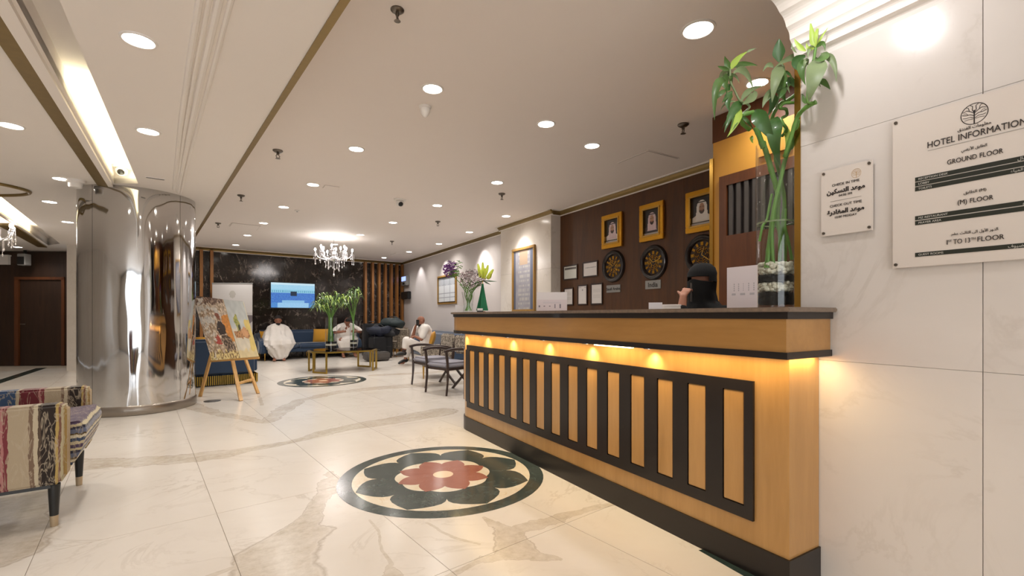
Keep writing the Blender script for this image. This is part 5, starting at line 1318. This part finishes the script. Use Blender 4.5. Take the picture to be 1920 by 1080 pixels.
def bag(px, py, d_, z, rx, ry, rz, m, label):
    p = dep(px, py, d_); t = thing('duffel_bag', label, 'bag', (p.x, p.y, z), -.3); mb = MB(); N = 14; Mx = 10; vs = []; fs = []
    for i in range(Mx+1):
        ph = pi*i/Mx
        for k in range(N):
            a = 2*pi*k/N; v = Vector((rx*sin(ph)*cos(a), ry*sin(ph)*sin(a), rz*cos(ph))); v *= 1+.5*noise.noise(v*7+Vector((px, 0, 0))); vs.append(v+Vector((0, 0, rz*.95)))
    for i in range(Mx):
        for k in range(N): k2 = (k+1) % N; fs.append((i*N+k, (i+1)*N+k, (i+1)*N+k2, i*N+k2))
    mb.add(vs, fs).build('body', m, t, smooth=True); MB().tube([(-rx*.5, 0, rz*1.7), (-rx*.2, 0, rz*2.2), (rx*.2, 0, rz*2.2), (rx*.5, 0, rz*1.7)], .015, 6).build('strap', 'dark', t, smooth=True)
bag(709, 640, 12.95, .62, .34, .18, .15, 'navybag', 'dark navy bag lying on the smaller black suitcase')
bag(738, 620, 13.3, .84, .34, .22, .15, 'bagg', 'grey green soft bag lying on top of the luggage pile')
bag(728, 630, 13.15, .60, .30, .2, .14, 'bagd', 'black soft bag slumped under the grey green bag')
p = dep(700, 627, 13.1)
t = thing('lit_gadget', 'small device glowing purple on the black suitcase', 'device', (p.x, p.y, p.z+.28-.26)); MB().box((-.13, -.05, 0), (.13, .05, .03)).build('body', 'dark', t, bevel=.005); MB().box((-.09, -.054, .008), (.06, -.049, .028)).build('light', 'purplelit', t)

# dining armchairs with crossed rear legs
def dchair(loc, rz, label):
    t = thing('dining_armchair', label, 'chair', loc, rz)
    # local: faces -x, width along y
    MB().box((-.27, -.26, .40), (.25, .26, .49)).build('seat', 'grey', t, smooth=True, bevel=.035, seg=3)
    MB().box((-.25, -.24, .37), (.24, .24, .405)).build('seat_frame', 'darkwood', t)
    for y in (-.26, .26):
        MB().tube(smooth_path([(-.28, y, 0), (-.255, y, .25), (-.26, y, .48), (-.285, y, .66)], 4), [.016]*4+[.02]*5+[.022]*4, 8).build('leg', 'darkwood', t, smooth=True)
        MB().tube(smooth_path([(-.32, y*1.02, .665), (-.15, y*1.06, .69), (.08, y*1.05, .675), (.24, y, .62)], 5), .022, 8).build('armrest', 'darkwood', t, smooth=True)
    MB().tube(smooth_path([(.30, -.27, 0), (.25, .0, .22), (.24, .24, .42)], 5), .021, 8).build('crossed_leg', 'darkwood', t, smooth=True)
    MB().tube(smooth_path([(.27, .27, 0), (.25, .0, .22), (.24, -.24, .42)], 5), .021, 8).build('crossed_leg', 'darkwood', t, smooth=True)
    for y in (-.23, .23): MB().tube([(.24, y, .42), (.27, y, .66), (.33, y, .86)], .018, 8).build('back_post', 'darkwood', t, smooth=True)
    MB().box((.26, -.23, .58), (.33, .23, .88)).build('backrest', 'zebra', t, smooth=True, bevel=.03, seg=3)
dchair((2.86, 6.78, 0), .28, 'grey seated dark wood armchair nearer the counter end')
dchair((2.90, 7.62, 0), .12, 'grey seated dark wood armchair behind the nearer one')

# ================================================================== PEOPLE
def evalmesh(o):
    dg = bpy.context.evaluated_depsgraph_get(); me = bpy.data.meshes.new_from_object(o.evaluated_get(dg)); bpy.data.objects.remove(o); return me
def skinned(chains, sub=1):
    """tapered limbs: lists of (point, radius); every bone is a closed tapered capsule, fused by the voxel remesh"""
    bm = bmesh.new(); done = set()
    for ch_ in chains:
        for (p, r), (q, s_) in zip(ch_, ch_[1:]):
            k = tuple(round(x, 4) for x in p)+tuple(round(x, 4) for x in q)
            if k in done: continue
            done.add(k); p = Vector(p); q = Vector(q); ax = q-p; Lq = ax.length
            if Lq < 1e-4: continue
            ax.normalize(); r = r if isinstance(r, tuple) else (r, r); s_ = s_ if isinstance(s_, tuple) else (s_, s_)
            u = Vector((0, 0, 1)) if abs(ax.z) < .8 else Vector((0, 1, 0)); X = u.cross(ax).normalized(); Y = ax.cross(X); n = 14; rg = []
            def ring(c, rx, ry): return [bm.verts.new(c+X*rx*cos(2*pi*k/n)+Y*ry*sin(2*pi*k/n)) for k in range(n)]
            m1 = min(r); m2 = min(s_)
            for t in (.25, .6, .88): rg.append(ring(p-ax*m1*cos(t*pi/2), r[0]*sin(t*pi/2), r[1]*sin(t*pi/2)))
            rg.append(ring(p, *r)); rg.append(ring(q, *s_))
            for t in (.88, .6, .25): rg.append(ring(q+ax*m2*cos(t*pi/2), s_[0]*sin(t*pi/2), s_[1]*sin(t*pi/2)))
            for A, B in zip(rg, rg[1:]):
                for k in range(n): bm.faces.new((A[k], A[(k+1) % n], B[(k+1) % n], B[k]))
            bm.faces.new(list(reversed(rg[0]))); bm.faces.new(rg[-1])
    me = bpy.data.meshes.new('limbs'); bm.to_mesh(me); bm.free(); return me
def body(name, m, parent, meshes=(), mbs=(), voxel=.011, smooth_it=4):
    bm = bmesh.new()
    for me in meshes: bm.from_mesh(me)
    for mb in mbs:
        me = bpy.data.meshes.new('x'); me.from_pydata([tuple(v) for v in mb.v], [], mb.f); bm.from_mesh(me)
    bmesh.ops.recalc_face_normals(bm, faces=bm.faces)
    me = bpy.data.meshes.new('j'); bm.to_mesh(me); bm.free(); o = bpy.data.objects.new('j', me); COL.objects.link(o)
    r = o.modifiers.new('r', 'REMESH'); r.mode = 'VOXEL'; r.voxel_size = voxel; r.use_smooth_shade = True
    s = o.modifiers.new('m', 'SMOOTH'); s.iterations = smooth_it; s.factor = .5
    me = evalmesh(o); bm = bmesh.new(); bm.from_mesh(me); left = set(bm.verts); isl = []      # keep the one outer skin
    while left:
        st = [left.pop()]; cur = list(st)
        while st:
            v = st.pop()
            for e in v.link_edges:
                q = e.other_vert(v)
                if q in left: left.remove(q); st.append(q); cur.append(q)
        isl.append(cur)
    isl.sort(key=len, reverse=True)
    if len(isl) > 1: bmesh.ops.delete(bm, geom=[v for c in isl[1:] for v in c], context='VERTS')
    bm.to_mesh(me); bm.free(); me.materials.clear(); me.materials.append(M[m]); me.name = name
    me.polygons.foreach_set('use_smooth', [True]*len(me.polygons))
    n = bpy.data.objects.new(name, me); COL.objects.link(n); n.parent = parent; return n
def head_mb(c, face, s=1.0, up=Vector((0, 0, 1))):
    """skull, jaw, nose, ears around centre c looking along face"""
    f = face.normalized(); sd = f.cross(up).normalized(); u = sd.cross(f).normalized()
    R = Matrix((( sd.x, f.x, u.x, c.x), (sd.y, f.y, u.y, c.y), (sd.z, f.z, u.z, c.z), (0, 0, 0, 1)))
    mb = MB(); mb.ball((0, -.008*s, .02*s), (.076*s, .095*s, .10*s), 20, 14, R); mb.ball((0, .022*s, -.055*s), (.058*s, .062*s, .068*s), 16, 10, R)
    mb.add([(-.013*s, .083*s, -.028*s), (.013*s, .083*s, -.028*s), (0, .112*s, -.024*s), (0, .086*s, .020*s), (0, .06*s, -.03*s)], [(0, 1, 2), (1, 3, 2), (0, 2, 3), (0, 3, 4), (0, 4, 1), (1, 4, 3)], R)
    for x in (-1, 1): mb.ball((x*.078*s, -.008*s, -.008*s), (.012*s, .02*s, .03*s), 8, 6, R)
    mb.ball((0, .078*s, -.058*s), (.022*s, .012*s, .008*s), 8, 5, R)
    return mb, R
def face_bits(t, R, s=1.0, hair=None, beard=None, pivot=None):
    for x in (-1, 1): MB().ball((x*.030*s, .080*s, .008*s), (.011*s, .008*s, .006*s), 8, 6, R).build('eye', 'dark', t, smooth=True)
    if hair:
        mb = MB(); vs = []; fs = []
        N, K = 18, 8
        for i in range(K+1):
            ph = (pi*.5)*i/K
            for k in range(N): a = 2*pi*k/N; vs.append((.080*s*sin(ph)*cos(a), -.014*s+.100*s*sin(ph)*sin(a)*(1 if sin(a) < 0 else .92), .03*s+.098*s*cos(ph)-(.05*s*sin(ph) if sin(a) < .2 else -.02*s*sin(ph))))
        for i in range(K):
            for k in range(N): k2 = (k+1) % N; fs.append((i*N+k, (i+1)*N+k, (i+1)*N+k2, i*N+k2))
        mb.add(vs, fs, R).build('hair', hair, t, smooth=True)
    if beard: MB().ball((0, .034*s, -.080*s), (.056*s, .060*s, .052*s), 14, 9, R).build('beard', beard, t, smooth=True)
def hand_chains(wr, dirv, nrm, s=1.0, curl=.5):
    """palm and five fingers from the wrist; nrm = back of hand"""
    d = dirv.normalized(); n = (nrm-d*nrm.dot(d)).normalized(); sd = d.cross(n); out = []
    palm = wr+d*.055*s; out.append([(wr, .022*s), (palm, (.036*s, .016*s))])
    for k, (o, L) in enumerate(((-.027, .060), (-.009, .070), (.009, .066), (.026, .052))):
        b = palm+d*.03*s+sd*o*s; m = b+(d*cos(curl)-n*sin(curl))*L*.5*s; e = m+(d*cos(curl*2)-n*sin(curl*2))*L*.5*s
        out.append([(palm, (.036*s, .016*s)), (b, .0095*s), (m, .0085*s), (e, .007*s)])
    b = wr+d*.03*s-sd*.032*s; e = b+(d*.7-sd*.6-n*.3)*.05*s
    out.append([(wr, .022*s), (b, .012*s), (e, .009*s)]); return out
# loft of rings used for cloth; ring = (centre, rx along side, ry along face, folds)
def cloth(name, m, t, ringdef, side, face, folds=9, amp=.06, N=48, seed=0):
    rings = []; prev = None
    rd = []
    for i in range(len(ringdef)-1):
        for q in range(4):
            u = q/4; a, b = ringdef[i], ringdef[i+1]; rd.append((a[0].lerp(b[0], u), a[1]+(b[1]-a[1])*u, a[2]+(b[2]-a[2])*u))
    rd.append(ringdef[-1])
    for i, (c, rx, ry) in enumerate(rd):
        r = []
        for k in range(N):
            a = 2*pi*k/N; n = noise.noise(Vector((cos(a)*1.6+seed, sin(a)*1.6, i*.16)))
            f = 1+amp*sin(folds*a+i*.22+3*n)*min(1, i/6)+.10*n*min(1, i/5)
            r.append(c+side*rx*cos(a)*f+face*ry*sin(a)*f+Vector((0, 0, .02*n)))
        rings.append(r)
    return MB().rings(rings).build(name, m, t, smooth=True)
# --- draped man on the sofa below the television
cam2 = Vector((0, 0, 0))
bp = dep(521, 592, 12.75); bp.z = 0
f = Vector((-bp.x, -bp.y, 0)).normalized(); f = (f*.95-G1*.3).normalized(); sd = Vector((-f.y, f.x, 0))
t = thing('person', 'man wrapped in white towelling with dark beard sitting on the sofa below the television', 'person', tuple(bp))
L = lambda a, b, z: sd*a+f*b+Vector((0, 0, z))      # local offsets: side, forward, height
hd, R = head_mb(L(0, .10, 1.07), f+Vector((0, 0, -.12)), 1.08)
ch_ = [[(L(0, -.02, .50), .15), (L(0, 0, .70), .14), (L(0, .02, .86), .15), (L(0, .05, .95), .06), (L(0, .07, 1.03), .055)]]
for s in (-1, 1):
    ch_.append([(L(0, -.02, .50), .15), (L(s*.10, .08, .50), .10), (L(s*.19, .44, .50), .075), (L(s*.12, .50, .28), .055), (L(s*.10, .50, .09), .04), (L(s*.11, .60, .035), (.042, .03)), (L(s*.12, .70, .03), (.04, .02))])
    ch_.append([(L(0, .02, .86), .15), (L(s*.19, .02, .86), .065), (L(s*.26, .10, .66), .05), (L(s*.12, .14, .60), .035)])
body('body', 'skin', t, [skinned(ch_)], [hd], .009); face_bits(t, R, 1.08, 'hair', 'hair')
cloth('towelling_wrap', 'towel', t, [(L(0, .06, .985), .08, .08), (L(0, .04, .955), .17, .12), (L(0, .03, .90), .255, .16), (L(0, .04, .80), .30, .20), (L(0, .10, .66), .335, .32), (L(0, .18, .55), .38, .46), (L(0, .22, .44), .395, .48), (L(0, .30, .33), .33, .36), (L(0, .38, .22), .25, .27), (L(.02, .44, .12), .20, .2), (L(.02, .47, .05), .13, .16)], sd, f, 11, .075)
# --- second man bending forward behind the vase
bp = onsofa(.95, -.55, 0)
f = (-G1*1.0-G2*.1).normalized(); sd = Vector((-f.y, f.x, 0))
t = thing('person', 'man in white towelling bending forward behind the bushy vase', 'person', tuple(bp))
hd, R = head_mb(L(0, .36, 1.02), f*.8+Vector((0, 0, -.6)), 1.05)
ch_ = [[(L(0, .02, .50), .14), (L(0, .10, .70), .14), (L(0, .22, .86), .15), (L(0, .31, .95), .055)]]
for s in (-1, 1):
    ch_.append([(L(0, .02, .50), .14), (L(s*.10, .12, .50), .095), (L(s*.20, .46, .50), .07), (L(s*.17, .50, .28), .05), (L(s*.16, .52, .08), .038), (L(s*.17, .62, .035), (.042, .03)), (L(s*.18, .70, .03), (.04, .02))])
    ch_.append([(L(0, .22, .86), .15), (L(s*.20, .22, .86), .06), (L(s*.36, .38, .72), .045), (L(s*.20, .52, .74), .036)]+[(L(s*.12, .55, .75), .028)])
hc = []
for s in (-1, 1): hc += hand_chains(L(s*.20, .52, .74), sd*(-s)+Vector((0, 0, .1)), f, 1.0, .5)
body('body', 'skin', t, [skinned(ch_), skinned(hc)], [hd], .009); face_bits(t, R, 1.05, 'hair', None)
cloth('upper_wrap', 'towel', t, [(L(0, .24, .99), .08, .08), (L(0, .20, .95), .22, .15), (L(0, .16, .86), .30, .20), (L(0, .12, .74), .32, .22), (L(0, .08, .60), .30, .24), (L(0, .05, .47), .30, .28)], sd, f, 8, .05, seed=4)
for s in (-1, 1): cloth('sleeve_drape', 'towel', t, [(L(s*.16, .20, .93), .08, .08), (L(s*.27, .28, .85), .10, .10), (L(s*.37, .38, .76), .08, .09)], sd, f, 5, .05, seed=s)
cloth('waist_wrap', 'towel', t, [(L(0, .10, .62), .26, .22), (L(0, .26, .54), .32, .36), (L(0, .38, .44), .30, .26), (L(0, .42, .30), .26, .20), (L(0, .44, .14), .24, .18)], sd, f, 9, .05, seed=8)
# navy bolster beside him
t = thing('cushion', 'navy cushion leaning beside the bending man', 'cushion', tuple(onsofa(1.26, -.5, .44)), GA-.3)
MB().box((-.16, -.07, 0), (.14, .07, .38)).build('cover', 'blue', t, smooth=True, bevel=.05, seg=4); MB().tube([(-.14, -.07, .02), (.12, -.07, .02), (.12, -.07, .36), (-.14, -.07, .36), (-.14, -.07, .02)], .005, 5).build('piping', 'blue', t)
# --- bald man in white on the right sofa, phone at his ear
t = thing('person', 'bald man in white clothes with crossed legs on the right navy sofa', 'person', tuple(Vector((dep(797, 655, 11.25).x, dep(797, 655, 11.25).y, 0))))
O3 = Vector(t.location)
J = lambda px, py, d: dep(px, py, d)-O3
pel, wai, che, nek = J(797, 655, 11.25), J(800, 640, 11.3), J(797, 620, 11.3), J(792, 611, 11.3)
shn, shf = J(798, 615, 11.08), J(781, 615, 11.5)
hc3 = J(789, 602, 11.28); fc = (-RT*.9-FW*.45+Vector((0, 0, -.15)))
hd, R = head_mb(hc3, fc, 1.0)
kn1, an1, to1 = J(762, 638, 11.15), J(757, 661, 11.1), J(744, 665, 11.0)
kn2, an2, to2 = J(768, 645, 11.4), J(760, 674, 11.4), J(748, 681, 11.3)
eln, wrn = J(790, 636, 11.0), J(778, 631, 11.0)
elf, wrf = J(774, 632, 11.35), J(779, 612, 11.25)
legs = [[(pel, .14), (J(788, 651, 11.18), .10), (kn1, .072), (an1, .042)], [(pel, .14), (J(790, 652, 11.4), .10), (kn2, .070), (an2, .042)]]
feet = [[(an1, .042), (J(752, 664, 11.08), (.045, .035)), (to1, (.04, .022))], [(an2, .042), (J(756, 680, 11.36), (.045, .035)), (to2, (.04, .022))]]
torso = [[(pel, .14), (wai, .135), (che, .15), (nek, .06), (J(790, 606, 11.29), .055)]]
arms = [[(che, .15), (shn, .07), (eln, .045), (wrn, .03)], [(che, .15), (shf, .065), (elf, .045), (wrf, .03)]]
hc = hand_chains(wrn, J(768, 632, 11.0)-wrn, Vector((0, 0, 1)), 1.0, .3)+hand_chains(wrf, J(784, 605, 11.2)-wrf, -RT, 1.0, .9)
body('body', 'skin', t, [skinned(torso+legs+arms+feet), skinned(hc)], [hd], .009); face_bits(t, R, 1.0, None, 'hair')
up = lambda chs, k: [[(p, (r[0]*k, r[1]*k) if isinstance(r, tuple) else r*k) for p, r in c] for c in chs]
body('shirt', 'towel', t, [skinned(up([[(pel, .15), (wai, .15), (che, .16), (nek, .075)], [(che, .16), (shn, .085), (shn.lerp(eln, .75), .075)], [(che, .16), (shf, .08), (shf.lerp(elf, .7), .07)]], 1.05))], [], .016)
body('trousers', 'towel', t, [skinned(up([[(pel, .15), (J(788, 651, 11.18), .11), (kn1, .088), (kn1.lerp(an1, .55), .066)], [(pel, .15), (J(790, 652, 11.4), .11), (kn2, .088), (kn2.lerp(an2, .72), .068)]], 1.08))], [], .016)
body('sock', 'sock', t, [skinned([[(kn1.lerp(an1, .5), .05), (an1, .05)]])], [], .014)
for a, c in ((an1, to1), (an2, to2)): body('shoe', 'shoe', t, [skinned([[(a+Vector((.02, 0, -.02)), .055), (a.lerp(c, .6), (.05, .042)), (c, (.045, .028))]])], [], .014)
MB().box((-.035, -.006, -.07), (.035, .006, .07), Matrix.Translation(J(783, 605, 11.17))).build('phone', 'dark', t)

# --- woman in black veil behind the counter
wc = dep(1326, 592, 3.5); wc.z = 0
t = thing('person', 'woman in black abaya and face veil standing behind the counter, hand raised', 'person', tuple(wc))
O4 = Vector(wc); J = lambda px, py, d: dep(px, py, d)-O4
f = (-RT*.80-FW*.55).normalized(); f.z = 0; sd = Vector((-f.y, f.x, 0)); L = lambda a, b, z: sd*a+f*b+Vector((0, 0, z))
hcw = J(1316, 526, 3.5); hd, R = head_mb(hcw, f+Vector((0, 0, -.22)), .92)
sh1, sh2 = hcw+sd*.16+Vector((0, 0, -.27))-f*.05, hcw-sd*.16+Vector((0, 0, -.27))-f*.05
el1, wr1 = J(1277, 592, 3.25), J(1281, 556, 3.27)
pelv = L(0, -.08, .80); chest = hcw+Vector((0, 0, -.32))-f*.07
ch_ = [[(pelv, .14), (L(0, -.08, 1.0), .12), (chest, .13), (hcw+Vector((0, 0, -.14))-f*.03, .05)], [(chest, .13), (sh1, .05), (J(1290, 600, 3.45), .042), (el1, .036), (wr1, .024)], [(chest, .13), (sh2, .05), (L(-.24, .0, 1.02), .04), (L(-.16, .2, .98), .026)]]
for s in (-1, 1): ch_.append([(pelv, .14), (L(s*.09, -.08, .72), .09), (L(s*.09, -.06, .42), .06), (L(s*.09, -.08, .08), .04), (L(s*.09, .06, .03), (.04, .025))])
wrist = wr1
bdy = body('body', 'skinl', t, [skinned(ch_), skinned(hand_chains(wr1, J(1289, 541, 3.32)-wr1, -RT*.6-FW*.8, .95, .55))], [hd], .006)
face_bits(t, R, .92)
# veil: rings around the head leaving an eye slit
def veilring(c, rx, ry, z, N=40): return [c+sd*rx*cos(2*pi*k/N)+f*ry*sin(2*pi*k/N)+Vector((0, 0, z)) for k in range(N)]
up_ = []
for z, rx, ry, o in ((.135, .01, .01, -.01), (.125, .055, .065, -.01), (.095, .085, .10, -.01), (.055, .098, .118, -.005), (.026, .098, .117, 0)): up_.append(veilring(hcw+f*o, rx, ry, z))
MB().rings(up_).build('headscarf', 'abaya', t, smooth=True)
# band round the back of the head at eye level
bk = MB(); r1 = []; r2 = []
for k in range(25):
    a = pi*(.86+1.28*k/24); r1.append(hcw+sd*.098*cos(a)+f*.117*sin(a)+Vector((0, 0, .030))); r2.append(hcw+sd*.100*cos(a)+f*.118*sin(a)+Vector((0, 0, -.012)))
bk.add(r1+r2, [(k, k+1, 26+k, 25+k) for k in range(24)]).build('headscarf', 'abaya', t, smooth=True)
cloth('face_veil', 'abaya', t, [(hcw+Vector((0, 0, -.006)), .099, .118), (hcw+Vector((0, 0, -.08)), .096, .115), (hcw+Vector((0, 0, -.16))-f*.01, .10, .12), (hcw+Vector((0, 0, -.24))-f*.03, .15, .15), (hcw+Vector((0, 0, -.30))-f*.05, .20, .16)], sd, f, 7, .02)
cloth('abaya', 'abaya', t, [(hcw+Vector((0, 0, -.17))-f*.02, .09, .10), (hcw+Vector((0, 0, -.23))-f*.05, .19, .13), (chest+Vector((0, 0, .0)), .235, .17), (L(0, -.08, 1.0), .24, .18), (L(0, -.08, .75), .26, .20), (L(0, -.08, .3), .30, .24), (L(0, -.08, .03), .33, .27)], sd, f, 8, .03, seed=2)
body('sleeve', 'abaya', t, [skinned([[(sh1, .085), (J(1290, 600, 3.45), .075), (el1+Vector((0, 0, -.01)), .055), (el1.lerp(wr1, .3), .045)]])], [], .012)
body('sleeve', 'abaya', t, [skinned([[(sh2, .085), (L(-.24, .0, 1.02), .075), (L(-.18, .15, .99), .055)]])], [], .012)
MB().box((-.033, -.005, -.066), (.033, .005, .066), Matrix.Translation(J(1296, 548, 3.33)) @ Matrix.Rotation(.6, 4, 'Z')).build('phone', 'bagb', t)

# small round outlet cover in the floor by the column
q = onz(398, 752, 0); t = thing('floor_outlet', 'small dark round outlet cover in the floor between column and easel', 'floor outlet', (q.x, q.y, 0))
MB().lathe([(.105, 0), (.105, .003), (.095, .005), (0, .005)], 28).build('cover', 'dark', t, smooth=True); MB().lathe([(.055, .005), (.05, .007), (0, .007)], 20).build('lid', 'bagb', t, smooth=True)
